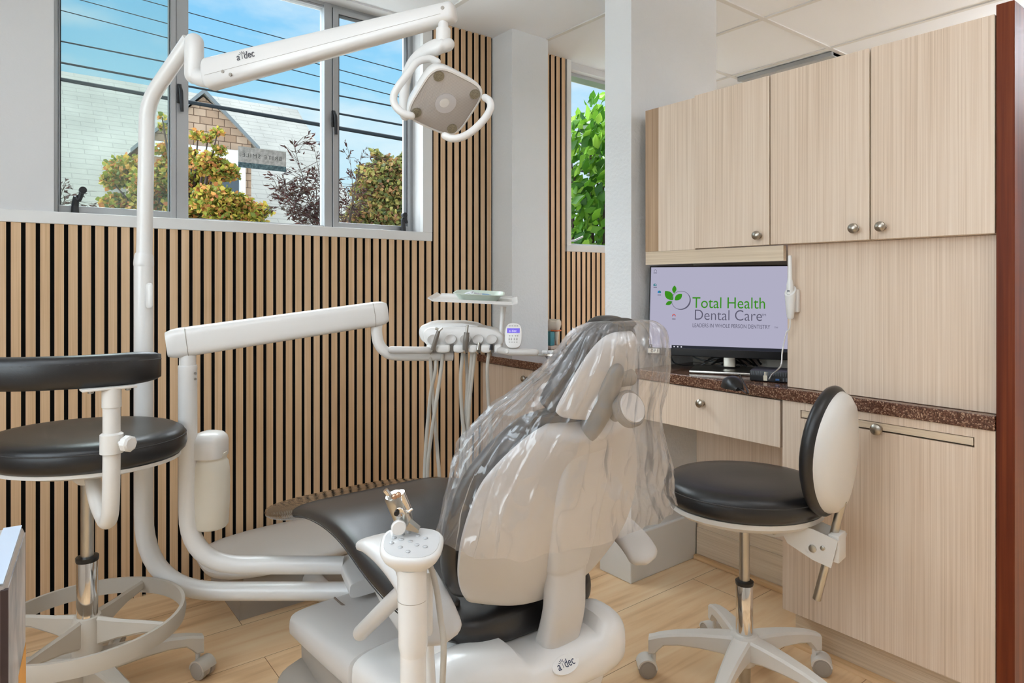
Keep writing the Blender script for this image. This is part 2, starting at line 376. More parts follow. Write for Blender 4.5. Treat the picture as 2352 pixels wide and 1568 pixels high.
def film_mat():
    m = bpy.data.materials.new('clear_film'); m.use_nodes = True; t = m.node_tree; t.nodes.clear()
    tcn = N(t, 'ShaderNodeTexCoord')
    rot = N(t, 'ShaderNodeMapping'); rot.inputs['Rotation'].default_value = (R(48), 0, R(12)); t.links.new(tcn.outputs['Object'], rot.inputs['Vector'])
    def lay(sc, det, dist):
        q = N(t, 'ShaderNodeMapping'); q.inputs['Scale'].default_value = sc; t.links.new(rot.outputs[0], q.inputs['Vector'])
        n = N(t, 'ShaderNodeTexNoise'); n.inputs['Scale'].default_value = 1; n.inputs['Detail'].default_value = det; n.inputs['Distortion'].default_value = dist; t.links.new(q.outputs[0], n.inputs['Vector'])
        r1 = N(t, 'ShaderNodeMath', operation='SUBTRACT'); r1.inputs[1].default_value = .5; t.links.new(n.outputs['Fac'], r1.inputs[0])
        r2 = N(t, 'ShaderNodeMath', operation='ABSOLUTE'); t.links.new(r1.outputs[0], r2.inputs[0]); return r2.outputs[0]
    a = lay((11, 1.5, 9), 1, .25); b = lay((30, 3.5, 26), 1, .2)
    hgt = N(t, 'ShaderNodeMath', operation='MULTIPLY_ADD'); hgt.inputs[1].default_value = .22; t.links.new(b, hgt.inputs[0]); t.links.new(a, hgt.inputs[2])
    bp = N(t, 'ShaderNodeBump'); bp.invert = True; bp.inputs['Strength'].default_value = .9; bp.inputs['Distance'].default_value = 0.06; t.links.new(hgt.outputs[0], bp.inputs['Height'])
    tr = N(t, 'ShaderNodeBsdfTransparent'); tr.inputs[0].default_value = (0.97, 0.97, 0.98, 1)
    gl = N(t, 'ShaderNodeBsdfGlossy'); gl.inputs['Roughness'].default_value = 0.16; t.links.new(bp.outputs[0], gl.inputs['Normal'])
    lw = N(t, 'ShaderNodeLayerWeight'); lw.inputs[0].default_value = 0.4; t.links.new(bp.outputs[0], lw.inputs['Normal'])
    rr = ramp(t, [(0.0, (0.09,) * 3 + (1,)), (0.45, (0.17,) * 3 + (1,)), (1.0, (0.7,) * 3 + (1,))], lw.outputs['Facing'])
    m1 = N(t, 'ShaderNodeMixShader'); t.links.new(rr.outputs[0], m1.inputs[0]); t.links.new(tr.outputs[0], m1.inputs[1]); t.links.new(gl.outputs[0], m1.inputs[2])
    df = N(t, 'ShaderNodeBsdfTranslucent'); df.inputs[0].default_value = (0.95, 0.95, 0.97, 1); d2 = N(t, 'ShaderNodeBsdfDiffuse'); d2.inputs[0].default_value = (0.95, 0.95, 0.97, 1)
    adn = N(t, 'ShaderNodeMixShader'); adn.inputs[0].default_value = 0.5; t.links.new(df.outputs[0], adn.inputs[1]); t.links.new(d2.outputs[0], adn.inputs[2])
    crs = ramp(t, [(0.0, (0.20,) * 3 + (1,)), (0.008, (0.13,) * 3 + (1,)), (0.028, (0.095,) * 3 + (1,)), (1.0, (0.085,) * 3 + (1,))], a)      # milky along the creases
    m2 = N(t, 'ShaderNodeMixShader'); t.links.new(crs.outputs[0], m2.inputs[0]); t.links.new(m1.outputs[0], m2.inputs[1]); t.links.new(adn.outputs[0], m2.inputs[2])
    ou = N(t, 'ShaderNodeOutputMaterial'); t.links.new(m2.outputs[0], ou.inputs[0]); return m
FILM = film_mat()
def emit_mat(name, col, s=1.0):
    m = bpy.data.materials.new(name); m.use_nodes = True; t = m.node_tree; t.nodes.clear()
    e = N(t, 'ShaderNodeEmission'); e.inputs[0].default_value = lin(col); e.inputs[1].default_value = s * 0.707
    ou = N(t, 'ShaderNodeOutputMaterial'); t.links.new(e.outputs[0], ou.inputs[0]); return m
#--SECTION-- room
# ================================================================== the room
mb = MB(); mb.box(-1.6, 6.0, -2.4, 2.97, -0.06, 0.0); o = mb.build('floor', FLOORM, smooth=0, keep=True); struct(o)
mb = MB(); mb.box(-1.6, 6.0, -2.4, 2.97, 2.44, 2.54); struct(mb.build('ceiling', CEIL, smooth=0))
mb = MB()
for x in (-1.40, -0.79, -0.18, 0.43, 1.04, 1.65, 2.262, 2.904, 3.55, 4.19, 4.83):
    mb.box(x - .012, x + .012, -2.2, 2.772, 2.4345, 2.441)
for y in (-1.9, -0.68, 0.54, 1.762):
    mb.box(-1.5, 6.0, y - .012, y + .012, 2.435, 2.441)
mb.box(2.9, 6.0, 2.36, 2.384, 2.435, 2.441)
struct(mb.build('trim_1', TBAR, smooth=0))

WX0, WX1, WZ0, WZ1 = 0.143, 1.603, 1.395, 2.432          # window 1 opening
VX0, VX1, VZ0, VZ1 = 2.576, 3.35, 1.378, 2.40            # window 2 opening
mb = MB()
A, B = 2.79, 2.97
mb.box(-1.6, 6.0, A, B, 0, WZ0 - .03); mb.box(-1.6, WX0, A, B, WZ0 - .03, 2.44); mb.box(WX1, VX0, A, B, WZ0 - .03, 2.44); mb.box(VX1, 6.0, A, B, WZ0 - .03, 2.44)
mb.box(WX0, WX1, A, B, WZ1, 2.44); mb.box(VX0, VX1, A, B, VZ1, 2.44); mb.box(WX0, WX1, A, B, WZ0 - .03, WZ0); mb.box(VX0, VX1, A, B, WZ0 - .03, VZ0)
mb.box(-1.6, WX0, 2.772, A, 1.4085, 2.44)
struct(mb.build('wall_back', WHITE, smooth=0))
mb = MB()
LY0, LY1, LZ0, LZ1 = 0.1, 1.9, 0.95, 2.30  # opening for the added side window
mb.box(-1.6, -1.5, -2.4, LY0, 0, 2.44); mb.box(-1.6, -1.5, LY1, 2.79, 0, 2.44); mb.box(-1.6, -1.5, LY0, LY1, 0, LZ0); mb.box(-1.6, -1.5, LY0, LY1, LZ1, 2.44); struct(mb.build('wall_left', WHITE, smooth=0))
mb = MB(); mb.box(-1.5, 6.0, -2.4, -2.3, 0, 2.44); struct(mb.build('wall_front', WHITE, smooth=0))
mb = MB(); mb.box(5.9, 6.0, -2.3, 2.79, 0, 2.44); struct(mb.build('wall_right', WHITE, smooth=0))

# corner column and the pier with its stub wall
mb = MB(); mb.box(2.024, 2.262, 2.606, 2.79, 0, 2.44); struct(mb.build('wall_column', WHITE_T, smooth=0))
mb = MB(); mb.box(1.934, 2.486, 1.735, 1.876, 0, 2.44); struct(mb.build('wall_pier', WHITE_T, smooth=0))
mb = MB(); mb.box(1.917, 2.325, 1.722, 1.890, 0, 0.185, .004); struct(mb.build('baseboard_pier', TRIMW, smooth=0))

# oak slat panelling: one slat per 40 mm over black felt
def slats(name, x0, x1, z0, z1):
    mb = MB(); mb.box(x0, x1, 2.783, 2.79, z0, z1); f = struct(mb.build(name + '_felt', FELT, smooth=0))
    mb = MB(); n = math.ceil((x0 - 0.018) / .04) - 1
    while True:
        a, b = 0.018 + .04 * n + .0063, 0.018 + .04 * (n + 1) - .0063; n += 1
        a, b = max(a, x0), min(b, x1)
        if a > x1: break
        if b - a > .003: mb.box(a, b, 2.768, 2.783, z0, z1)
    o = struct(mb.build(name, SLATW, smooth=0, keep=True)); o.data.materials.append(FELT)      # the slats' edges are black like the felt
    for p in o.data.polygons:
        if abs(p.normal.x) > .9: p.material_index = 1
    return o
slats('wall_slats', -1.5, 1.656, 0.0, 1.366)
slats('wall_slats_corner', 1.657, 2.024, 0.0, 2.44)
slats('wall_slats_alcove', 2.262, 2.543, 0.80, 2.44)
slats('wall_slats_sill', 2.5435, 3.5, 0.80, 1.344)

# window trims
mb = MB(); mb.box(-1.5, 1.656, 2.764, 2.792, 1.366, 1.4085, .002); struct(mb.build('trim_2', TRIMW, smooth=0))
mb = MB(); mb.box(1.603, 1.6565, 2.7642, 2.792, 1.4085, 2.44, .002); struct(mb.build('trim_3', TRIMW, smooth=0))
mb = MB(); mb.box(2.543, 3.5, 2.764, 2.792, 1.344, 1.382, .002); mb.box(2.543, 2.576, 2.764, 2.792, 1.382, 2.44, .002); struct(mb.build('trim_4', TRIMW, smooth=0))

# ---- window 1 (three lights, two of them casements)
FY = 2.865
def Xw(px): return onY(px, 500, FY).x
def crank(par, base, tip, dirx):
    b = Vector(base)
    mb = MB(); mb.box(b.x - .05 if dirx > 0 else b.x - .07, b.x + .09 if dirx > 0 else b.x + .05, b.y - .03, b.y, b.z, b.z + .018, .003)
    mb.cyl(b + Vector((0, -.015, .012)), b + Vector((0, -.015, .05)), .013, .011)
    p = [b + Vector((0, -.015, .045)), b + Vector((.004 * dirx, -.02, .075)), Vector(tip) + Vector((-.012 * dirx, 0, -.035)), Vector(tip)]
    mb.tube(cr_spline(p, 6), [.012, .010, .009, .008], 10); mb.cyl(Vector(tip) + Vector((0, -.012, 0)), Vector(tip) + Vector((0, .008, 0)), .0125, .0125, 14)
    return mb.build('crank_handle', BLACKM, par)
def latch(par, p):
    mb = MB(); p = Vector(p); mb.box(p.x - .008, p.x + .008, p.y - .01, p.y, p.z - .04, p.z + .035, .002)
    mb.tube(cr_spline([p + Vector((0, -.012, .03)), p + Vector((.003, -.024, 0)), p + Vector((.006, -.02, -.05)), p + Vector((.008, -.018, -.075))], 5), [.006, .008, .007, .006], 8)
    return mb.build('latch', BLACKM, par)
w1 = struct(thing('window_1', (0.87, FY, WZ0), None, None))
mb = MB()
za = WZ0 + .001
xs = [Xw(p) for p in (124, 405, 433, 745, 757, 948)]
mb.box(WX0, xs[0] + .012, FY, FY + .06, za, WZ1); mb.box(xs[5] - .014, WX1, FY, FY + .06, za, WZ1)
mb.box(WX0, WX1, FY + .004, FY + .06, za, za + .012); mb.box(WX0, WX1, FY + .004, FY + .06, WZ1 - .014, WZ1)
mb.box(Xw(405), Xw(433), FY, FY + .055, za, WZ1, .002); mb.box(Xw(745), Xw(763), FY, FY + .055, za, WZ1, .002)
mb.box(Xw(433), Xw(745), FY + .01, FY + .05, za, onY(600, 509, FY).z); mb.box(Xw(433), Xw(745), FY + .01, FY + .05, WZ1 - .022, WZ1)
mb.build('frame', ALU, w1, smooth=0)
def sash(a, b, gl, gr, zb):
    mb = MB(); y0, y1 = FY - .006, FY + .03
    z0, z1 = za + .013, WZ1 - .015
    mb.box(a, gl, y0, y1, z0, z1, .002); mb.box(gr, b, y0, y1, z0, z1, .002); mb.box(gl - .002, gr + .002, y0, y1, z0, zb, .002); mb.box(gl - .002, gr + .002, y0, y1, WZ1 - .04, z1, .002)
    s = mb.build('sash', ALU, w1, smooth=0)
    mb = MB(); e = .004
    mb.box(gl, gl + e, y0 + .004, y1, zb, WZ1 - .04); mb.box(gr - e, gr, y0 + .004, y1, zb, WZ1 - .04); mb.box(gl, gr, y0 + .004, y1, WZ1 - .044, WZ1 - .04)
    mb.build('gasket', ALUD, s, smooth=0)
    mb = MB(); mb.box(gl + e, gr - e, FY + .012, FY + .016, zb, WZ1 - .044); mb.build('pane', GLASSD if a < .5 else GLASS, w1, smooth=0)
sash(xs[0] + .0125, Xw(404), Xw(137), Xw(391), onY(260, 478, FY).z)
sash(Xw(764), xs[5] - .0145, Xw(777), Xw(935), onY(850, 515, FY).z)
mb = MB(); mb.box(Xw(433), Xw(745), FY + .026, FY + .030, onY(600, 509, FY).z, WZ1 - .022); mb.build('pane', GLASS, w1, smooth=0)
q = onY(172, 489, 2.85); crank(w1, (q.x, 2.858, WZ0 + .001), onY(190, 437, 2.835), 1)
q = onY(925, 526, 2.85); crank(w1, (q.x, 2.858, WZ0 + .001), onY(928, 494, 2.835), -1)
latch(w1, onY(411, 214, FY)); latch(w1, onY(765, 272, FY - .001))

# ---- window 2 (casement standing open)
w2 = struct(thing('window_2', (2.95, FY, VZ0), None, None))
mb = MB()
mb.box(VX0, VX0 + .012, FY - .03, FY + .05, VZ0 + .001, VZ1); mb.box(VX1 - .02, VX1, FY - .03, FY + .05, VZ0 + .001, VZ1); mb.box(VX0, VX1, FY - .03, FY + .05, VZ0 + .001, VZ0 + .018); mb.box(VX0, VX1, FY - .03, FY + .05, VZ1 - .02, VZ1)
mb.build('frame', ALU, w2, smooth=0)
ang = R(58); hx, hy = VX0 + .02, FY + .05; L = 0.42
dx = Vector((math.cos(ang), math.sin(ang), 0)); M = Matrix.Translation((hx, hy, 0)) @ Matrix.Rotation(ang, 4, 'Z')
z0, z1 = VZ0 + .02, VZ1 - .025
mb = MB(); mb.box(0, .022, 0, .025, z0, z1, .002, 2, M); mb.box(L - .022, L, 0, .025, z0, z1, .002, 2, M); mb.box(.02, L - .02, 0, .025, z0, z0 + .022, .002, 2, M); mb.box(.02, L - .02, 0, .025, z1 - .022, z1, .002, 2, M)
mb.build('sash', ALU, w2, smooth=0)
mb = MB(); mb.box(.022, L - .022, .01, .014, z0 + .022, z1 - .022, 0, 2, M); mb.build('pane', GLASSD, w2, smooth=0)
mb = MB(); mb.tube([Vector((2.62, FY - .035, VZ0 + .03)), Vector((2.66, FY - .04, VZ0 + .035)), Vector((2.72, FY - .045, VZ0 + .06))], .006, 8); mb.build('crank_handle', ALU, w2)

# ---- unseen window in the left wall, added to let in side light
w3 = struct(thing('window_added', (-1.55, 1.0, LZ0), None, None))
mb = MB()
for a, b in ((LY0, LY0 + .04), (.98, 1.02), (LY1 - .04, LY1)): mb.box(-1.58, -1.53, a, b, LZ0, LZ1)
mb.box(-1.58, -1.53, LY0, LY1, LZ0, LZ0 + .04); mb.box(-1.58, -1.53, LY0, LY1, LZ1 - .04, LZ1); mb.build('frame', ALU, w3, smooth=0)
mb = MB(); mb.box(-1.558, -1.553, LY0 + .04, .98, LZ0 + .04, LZ1 - .04); mb.build('pane', GLASS, w3, smooth=0)
mb = MB(); mb.box(-1.558, -1.553, 1.02, LY1 - .04, LZ0 + .04, LZ1 - .04); mb.build('pane', GLASS, w3, smooth=0)
# ---- ceiling fixtures: added unseen pendants, and the grey panel light
DIFFUSER = emit_mat('light_diffuser', (255, 252, 246), 1.2)
def pendant(x, y, lab):  # unseen housing, added to carry the fill lamps
    t = thing('added_pendant', (x, y, 2.176), lab, 'ceiling light', 'added pendant lights over the room')
    mb = MB()
    for a in ((-.15, -.135), (.135, .15)): mb.box(x + a[0], x + a[1], y - .57, y + .57, 2.176, 2.231)
    for a in ((-.57, -.555), (.555, .57)): mb.box(x - .135, x + .135, y + a[0], y + a[1], 2.176, 2.231)
    mb.build('frame', TBAR, t, smooth=0)
    mb = MB(); mb.box(x - .135, x + .135, y - .555, y + .555, 2.180, 2.228); mb.build('diffuser', DIFFUSER, t, smooth=0)
    for yy in (-.45, .45):
        mb = MB(); mb.cyl((x, y + yy, 2.225), (x, y + yy, 2.4395), .004, n=8); mb.build('hanger', CHROME, t)
for (x, y, e, e2), lab in zip(FILL_LAMPS, ['added unseen pendant light straight above the camera', 'added unseen pendant light behind the camera by the left wall', 'added unseen pendant light beside the camera near the end of the cabinets', 'added unseen pendant light over the left stool side of the room', 'added unseen pendant light beyond the cabinets', 'added unseen pendant light in the far corner beyond the cabinets']):
    pendant(x, y, lab)
t = thing('ceiling_light', (3.93, 2.06, 2.44), 'unlit grey ceiling panel light seen over the top of the cabinets', 'ceiling light')
GREYD = pbr('prismatic_diffuser', (172, 172, 170), 0.3)
mb = MB(); mb.box(3.62, 4.19, 1.775, 2.36, 2.418, 2.434); mb.build('diffuser', GREYD, t, smooth=0)
mb = MB(); mb.box(3.6, 3.62, 1.775, 2.36, 2.412, 2.4345); mb.box(3.62, 4.19, 1.775, 1.79, 2.412, 2.4345); mb.build('frame', ALU, t, smooth=0)

# ================================================================== outdoors
def shingles(name, a, b, line, sx, sz, rough=0.9):
    m = bpy.data.materials.new(name); m.use_nodes = True; t = m.node_tree; bs = t.nodes['Principled BSDF']
    tcn = N(t, 'ShaderNodeTexCoord'); sep = N(t, 'ShaderNodeSeparateXYZ'); t.links.new(tcn.outputs['Object'], sep.inputs[0])
    cb = N(t, 'ShaderNodeCombineXYZ'); t.links.new(sep.outputs['X'], cb.inputs[0]); t.links.new(sep.outputs['Z'], cb.inputs[1])
    bk = N(t, 'ShaderNodeTexBrick'); bk.inputs['Scale'].default_value = 1; bk.inputs['Brick Width'].default_value = sx; bk.inputs['Row Height'].default_value = sz
    bk.inputs['Mortar Size'].default_value = sz * .055; bk.inputs['Bias'].default_value = 0
    bk.inputs['Color1'].default_value = lin(a); bk.inputs['Color2'].default_value = lin(b); bk.inputs['Mortar'].default_value = lin(line)
    t.links.new(cb.outputs[0], bk.inputs['Vector'])
    n = N(t, 'ShaderNodeTexNoise'); n.inputs['Scale'].default_value = 1.2; n.inputs['Detail'].default_value = 5; t.links.new(tcn.outputs['Object'], n.inputs['Vector'])
    r = ramp(t, [(0.3, (0.78, 0.78, 0.78, 1)), (0.7, (1, 1, 1, 1))], n.outputs['Fac'])
    mxn = N(t, 'ShaderNodeMix', data_type='RGBA', blend_type='MULTIPLY'); mxn.inputs[0].default_value = 1; t.links.new(bk.outputs[0], mxn.inputs[6]); t.links.new(r.outputs[0], mxn.inputs[7])
    t.links.new(mxn.outputs[2], bs.inputs['Base Color']); bs.inputs['Roughness'].default_value = rough; bs.inputs['Specular IOR Level'].default_value = 0.1
    return m
ROOFM = shingles('roof_shingles', (162, 160, 153), (158, 156, 150), (138, 136, 131), 0.5, 0.115)
BROWN = shingles('cedar_shingles', (186, 160, 138), (160, 132, 110), (104, 82, 68), 0.2, 0.13)
HTRIM = pbr('house_trim', (214, 216, 218), 0.7)
HDARK = pbr('house_glass', (70, 78, 86), 0.2)
GROUND = pbr('pale_paving', (206, 202, 194), 0.9)
mb = MB(); mb.box(-40, 60, 3.2, 70, -2.1, -2.0); struct(mb.build('ground', GROUND, smooth=0))

hs = thing('house', (onY(450, 500, 13).x, 13, -2.0), 'house with pale shingle roof and brown shingled gable across the street', 'house')
RY, EY = 17.5, 13.0
ra, rb = onY(40, 144, RY), onY(683, 252, RY)
ra.z = rb.z
ra.x = -6.0
ez = onY(300, 560, EY).z
ea, eb = Vector((ra.x, EY, ez)), Vector((rb.x + .25, EY, ez))
mb = MB(); mb.prism([ra, rb, eb, ea], (0, .12, -.14)); mb.build('main_roof', ROOFM, hs, smooth=0)
mb = MB(); mb.box(ra.x + .2, rb.x - .2, EY + .5, 2 * RY - EY - .5, -2.0, ez - .05); mb.prism([Vector((ra.x, RY, ra.z - .3)), Vector((ra.x, EY + .5, ez - .1)), Vector((ra.x, 2 * RY - EY - .5, ez - .1))], (.2, 0, 0)); mb.prism([Vector((rb.x - .2, RY, ra.z - .3)), Vector((rb.x - .2, EY + .5, ez - .1)), Vector((rb.x - .2, 2 * RY - EY - .5, ez - .1))], (.2, 0, 0)); mb.build('wall', HTRIM, hs, smooth=0)
mb = MB(); mb.prism([ra, rb, Vector((rb.x + .25, 2 * RY - EY, ez)), Vector((ra.x, 2 * RY - EY, ez))], (0, -.12, -.14)); mb.build('back_roof', ROOFM, hs, smooth=0)
GY = 12.3
ap, er, el = onY(467, 206, GY), onY(594, 340, GY), onY(298, 343, GY)
bl, br_ = onY(330, 330, GY), onY(577, 330, GY)
mb = MB(); mb.prism([Vector((bl.x, GY, -2)), Vector((br_.x, GY, -2)), Vector((br_.x, GY, er.z + .15)), ap + Vector((0, 0, -.12)), Vector((bl.x, GY, el.z + .15))], (0, 3.2, 0)); mb.build('gable_wall', BROWN, hs, smooth=0)
for e in (er, el):
    mb = MB(); off = Vector((0, -.06, 0)); mb.prism([ap + off, e + off, e + off + Vector((0, 0, -.05)), ap + off + Vector((0, 0, -.06))], (0, 4.3, 0)); mb.build('gable_roof', ROOFM, hs, smooth=0)
    mb = MB(); off = Vector((0, -.08, .008)); mb.prism([ap + off, e + off, e + off + Vector((0, 0, -.07)), ap + off + Vector((0, 0, -.08))], (0, .02, 0)); mb.build('rake_board', pbr('rake_' + ('a' if e is er else 'b'), (112, 118, 122), 0.6), hs, smooth=0)
f0, f1 = onY(330, 326, GY), onY(577, 352, GY)
mb = MB(); mb.box(bl.x, br_.x + .05, GY - .12, GY, f1.z - .24, f1.z - .0); mb.build('fascia', HTRIM, hs, smooth=0)
wa, wb = onY(520, 380, GY), onY(562, 470, GY)
mb = MB(); mb.box(wa.x - .9, wb.x, GY - .06, GY, wb.z - .5, wa.z + .12); fr = mb.build('window', HTRIM, hs, smooth=0)
mb = MB(); g1 = onY(546, 430, GY); mb.box(wa.x - .75, g1.x, GY - .075, GY - .06, wb.z - .4, wa.z - .75); mb.box(wa.x - .75, g1.x, GY - .075, GY - .06, wa.z - .66, wa.z - .02); mb.build('window_glass', HDARK, fr, smooth=0)

def leafmat(name, stops, rough=0.6):
    m = bpy.data.materials.new(name); m.use_nodes = True; t = m.node_tree; b = t.nodes['Principled BSDF']
    g = N(t, 'ShaderNodeNewGeometry'); r = ramp(t, [(p, lin(c)) for p, c in stops], g.outputs['Random Per Island']); r.color_ramp.interpolation = 'LINEAR'
    t.links.new(r.outputs[0], b.inputs['Base Color']); b.inputs['Roughness'].default_value = rough
    b.inputs['Specular IOR Level'].default_value = 0.3
    tl = N(t, 'ShaderNodeBsdfTranslucent'); t.links.new(r.outputs[0], tl.inputs[0])
    mxs = N(t, 'ShaderNodeMixShader'); mxs.inputs[0].default_value = 0.35; t.links.new(b.outputs[0], mxs.inputs[1]); t.links.new(tl.outputs[0], mxs.inputs[2])
    t.links.new(mxs.outputs[0], t.nodes['Material Output'].inputs[0]); return m
MAPLE = leafmat('maple_leaves', [(0, (84, 98, 40)), (0.35, (136, 140, 54)), (0.6, (178, 160, 66)), (0.82, (190, 134, 72)), (1, (160, 94, 56))])
MAPLE2 = leafmat('oak_leaves', [(0, (78, 86, 58)), (0.3, (122, 128, 70)), (0.6, (158, 148, 82)), (0.85, (160, 118, 78)), (1, (124, 88, 70))])
REDL = leafmat('red_leaves', [(0, (44, 22, 22)), (0.5, (66, 30, 28)), (0.8, (54, 46, 30)), (1, (84, 40, 34))])
BIGL = leafmat('laurel_leaves', [(0, (40, 86, 20)), (0.4, (76, 128, 30)), (0.75, (112, 160, 44)), (1, (150, 190, 74))], 0.35)
BARK = pbr('bark', (64, 50, 42), 0.9)
def leaf(mb, c, s, asp=0.55, up=None, droop=0.2):
    d = Vector((random.gauss(0, 1), random.gauss(0, 1), random.gauss(0, .6))) if up is None else Vector(up) + Vector((random.gauss(0, .35), random.gauss(0, .35), random.gauss(0, .3)))
    d.normalize(); n = Vector((random.gauss(0, 1), random.gauss(0, 1), random.gauss(0, 1))); u = d.cross(n)
    if u.length < 1e-3: return
    u.normalize(); w = u.cross(d)
    p = [c, c + d * s * .35 + u * s * asp * .5 - w * s * .06, c + d * s * .7 + u * s * asp * .36, c + d * s - w * s * droop, c + d * s * .7 - u * s * asp * .36, c + d * s * .35 - u * s * asp * .5 - w * s * .06]
    vs = mb.loop(p); mb.b.faces.new(vs)
def tree(name, lab, cat, blobs, D, n, s, m, trunk, group=None, asp=.8, base=None):
    """blobs: (px, py, radius px, weight) in depth D"""
    cs = [(P(px, py, D + dd), r * D / FPX) for px, py, r, dd in blobs]
    b0 = base if base is not None else P(trunk[0], 700, D); b0 = Vector((b0.x, b0.y, -2.0))
    t = thing(name, b0, lab, cat, group)
    mb = MB(); tot = sum(r * r for _, r in cs)
    for c, r in cs:
        for k in range(max(6, int(n * r * r / tot))):
            v = Vector((random.gauss(0, 1), random.gauss(0, 1), random.gauss(0, 1))); v.normalize(); v *= r * random.random() ** 0.45
            v.z *= .75
            leaf(mb, c + v, s * random.uniform(.7, 1.3), asp)
    mb.build('foliage', m, t, smooth=0, flip=False)
    mb = MB(); fork = P(trunk[0], trunk[1], D); mb.tube(cr_spline([b0, lerp(b0, fork, .5) + Vector((.05, 0, 0)), fork], 5), [.10, .08, .05], 8)
    for c, r in cs: mb.tube(cr_spline([fork, lerp(fork, c, .5) + Vector((0, 0, -.1)), c], 4), [.035, .02, .006], 6)
    mb.build('trunk', BARK, t)
    return t
tree('maple_tree', 'bushy tree with green and orange leaves in front of the gabled house', 'tree',
     [(300, 395, 52, .2), (255, 415, 22, 0), (265, 470, 34, 0), (345, 460, 50, .1), (385, 345, 26, .3), (385, 400, 45, .2), (350, 420, 50, 0), (445, 430, 60, .3), (480, 375, 36, 0), (440, 360, 26, .2), (505, 345, 16, 0), (500, 303, 12, 0), (478, 318, 14, .1), (455, 312, 16, .2), (375, 292, 10, .2), (372, 268, 6, .1), (515, 395, 34, 0), (490, 460, 50, -.2), (545, 470, 36, 0), (570, 485, 34, .1), (600, 480, 18, 0), (620, 487, 9, 0), (420, 490, 46, 0), (520, 500, 46, -.1), (585, 510, 28, 0), (325, 500, 44, 0), (440, 540, 60, 0), (560, 560, 50, 0), (350, 560, 60, 0)],
     7.5, 17000, .052, MAPLE, (430, 560), 'trees across the street', .9)
tree('oak_tree', 'round autumn tree seen through the right casement pane', 'tree',
     [(880, 415, 56, 0), (850, 440, 46, .2), (905, 440, 52, 0), (880, 370, 22, .2), (915, 385, 30, 0), (860, 350, 9, 0), (845, 395, 26, .2), (930, 360, 12, 0), (850, 490, 50, 0), (900, 500, 56, 0), (820, 510, 36, 0), (870, 560, 70, 0)],
     10, 12000, .07, MAPLE2, (880, 560), 'trees across the street', .9)
# thin shrub close to the glass
def nandina(name, lab, stems, D, group):
    b0 = P(stems[0][0], 700, D); b0 = Vector((b0.x, b0.y, -2.0)); t = thing(name, b0, lab, 'shrub', group)
    ms, ml = MB(), MB()
    for x0, y0, x1, y1 in stems:
        a, b = P(x0, y0, D), P(x1, y1, D + random.uniform(-.2, .2)); mid = lerp(a, b, .5) + Vector((random.uniform(-.02, .02), random.uniform(-.05, .05), .02))
        pts = cr_spline([Vector((b0.x, b0.y, -2.0)), lerp(b0, a, .7), a, mid, b], 6); ms.tube(pts, [.010, .007, .004, .0025, .001], 6)
        for k in range(30):
            f = random.uniform(.5, 1.0); c = pts[int(f * (len(pts) - 1))]
            e = c + Vector((random.gauss(0, .09), random.gauss(0, .09), random.uniform(-.02, .10))); ms.tube([c, lerp(c, e, .5) + Vector((0, 0, .015)), e], [.002, .0015, .0008], 4)
            for q in range(5): leaf(ml, lerp(c, e, random.uniform(.4, 1.0)), random.uniform(.018, .045), .22, (e - c).normalized() + Vector((0, 0, -.3)), .35)
    ms.build('stems', BARK, t); ml.build('leaves', REDL, t, smooth=0, flip=False)
nandina('bamboo_shrub', 'thin dark red leaved shrub in front of the white roof', [(735, 560, 670, 318), (730, 560, 640, 400), (740, 560, 620, 420), (725, 560, 720, 330), (745, 560, 700, 400), (735, 560, 640, 470), (730, 560, 665, 440), (742, 560, 733, 380)], 3.9, 'shrubs close to the window')
nandina('bamboo_shrub', 'wispy bare shrub at the left of the right casement pane', [(800, 560, 802, 345), (802, 560, 818, 400), (798, 560, 832, 345), (796, 560, 792, 440)], 4.9, 'shrubs close to the window')
nandina('bamboo_shrub', 'leaf tips poking up at the bottom left of the window', [(120, 560, 146, 428), (118, 560, 150, 452)], 4.0, 'shrubs close to the window')
# laurel hedge outside the alcove window
hb = Vector((3.9, 4.5, -2.0)); t = thing('laurel_hedge', hb, 'tall bright green laurel hedge outside the open alcove window', 'hedge')
ml, ms = MB(), MB()
for k in range(1500):
    px = random.uniform(1255, 1470); top = 215 + abs(px - 1365) * .9 + random.uniform(0, 30) if px > 1355 else 255 + (1355 - px) * .4 + random.uniform(0, 30)
    py = random.uniform(top, 660); leaf(ml, P(px, py, random.uniform(4.5, 5.3)), random.uniform(.07, .12), .62, (0, -.4, .5), .15)
for k in range(26):
    px = random.uniform(1270, 1450); p = P(px, random.uniform(260, 420), random.uniform(4.7, 5.2)); ms.tube(cr_spline([Vector((p.x + random.uniform(-.1, .1), p.y, -2)), Vector((p.x + random.uniform(-.1, .1), p.y, 0)), p], 4), [.03, .02, .006], 6)
ml.build('foliage', BIGL, t, smooth=0, flip=False); ms.build('stems', BARK, t)
# overhead wires
WIRE = pbr('wire', (30, 35, 39), 0.8, spec=.1)
for (x0, y0, x1, y1, r, D, lab) in [(136, 179, 933, 319, .030, 10, 'thickest lowest overhead cable crossing the gable'), (138, 141, 932, 287, .016, 10, 'second lowest overhead cable just above the roof ridge'), (138, 92, 903, 242, .012, 10.4, 'middle overhead wire third from the lowest'),
        (138, 21, 893, 215, .008, 11, 'thin overhead wire fourth from the lowest'), (193, 0, 901, 191, .008, 11.4, 'thin overhead wire fifth from the lowest'), (337, 0, 927, 162, .008, 11.8, 'topmost thin overhead wire in the sky')]:
    s = (y1 - y0) / (x1 - x0)
    a, b = P(x0 - 900, y0 - 900 * s, D), P(x1 + 700, y1 + 700 * s, D)
    mb = MB(); mb.tube([a, lerp(a, b, .5) + Vector((0, 0, -.02)), b], r, 6); o = mb.build('power_line', WIRE)
    tag(o, lab, 'wire', 'power lines outside the window')

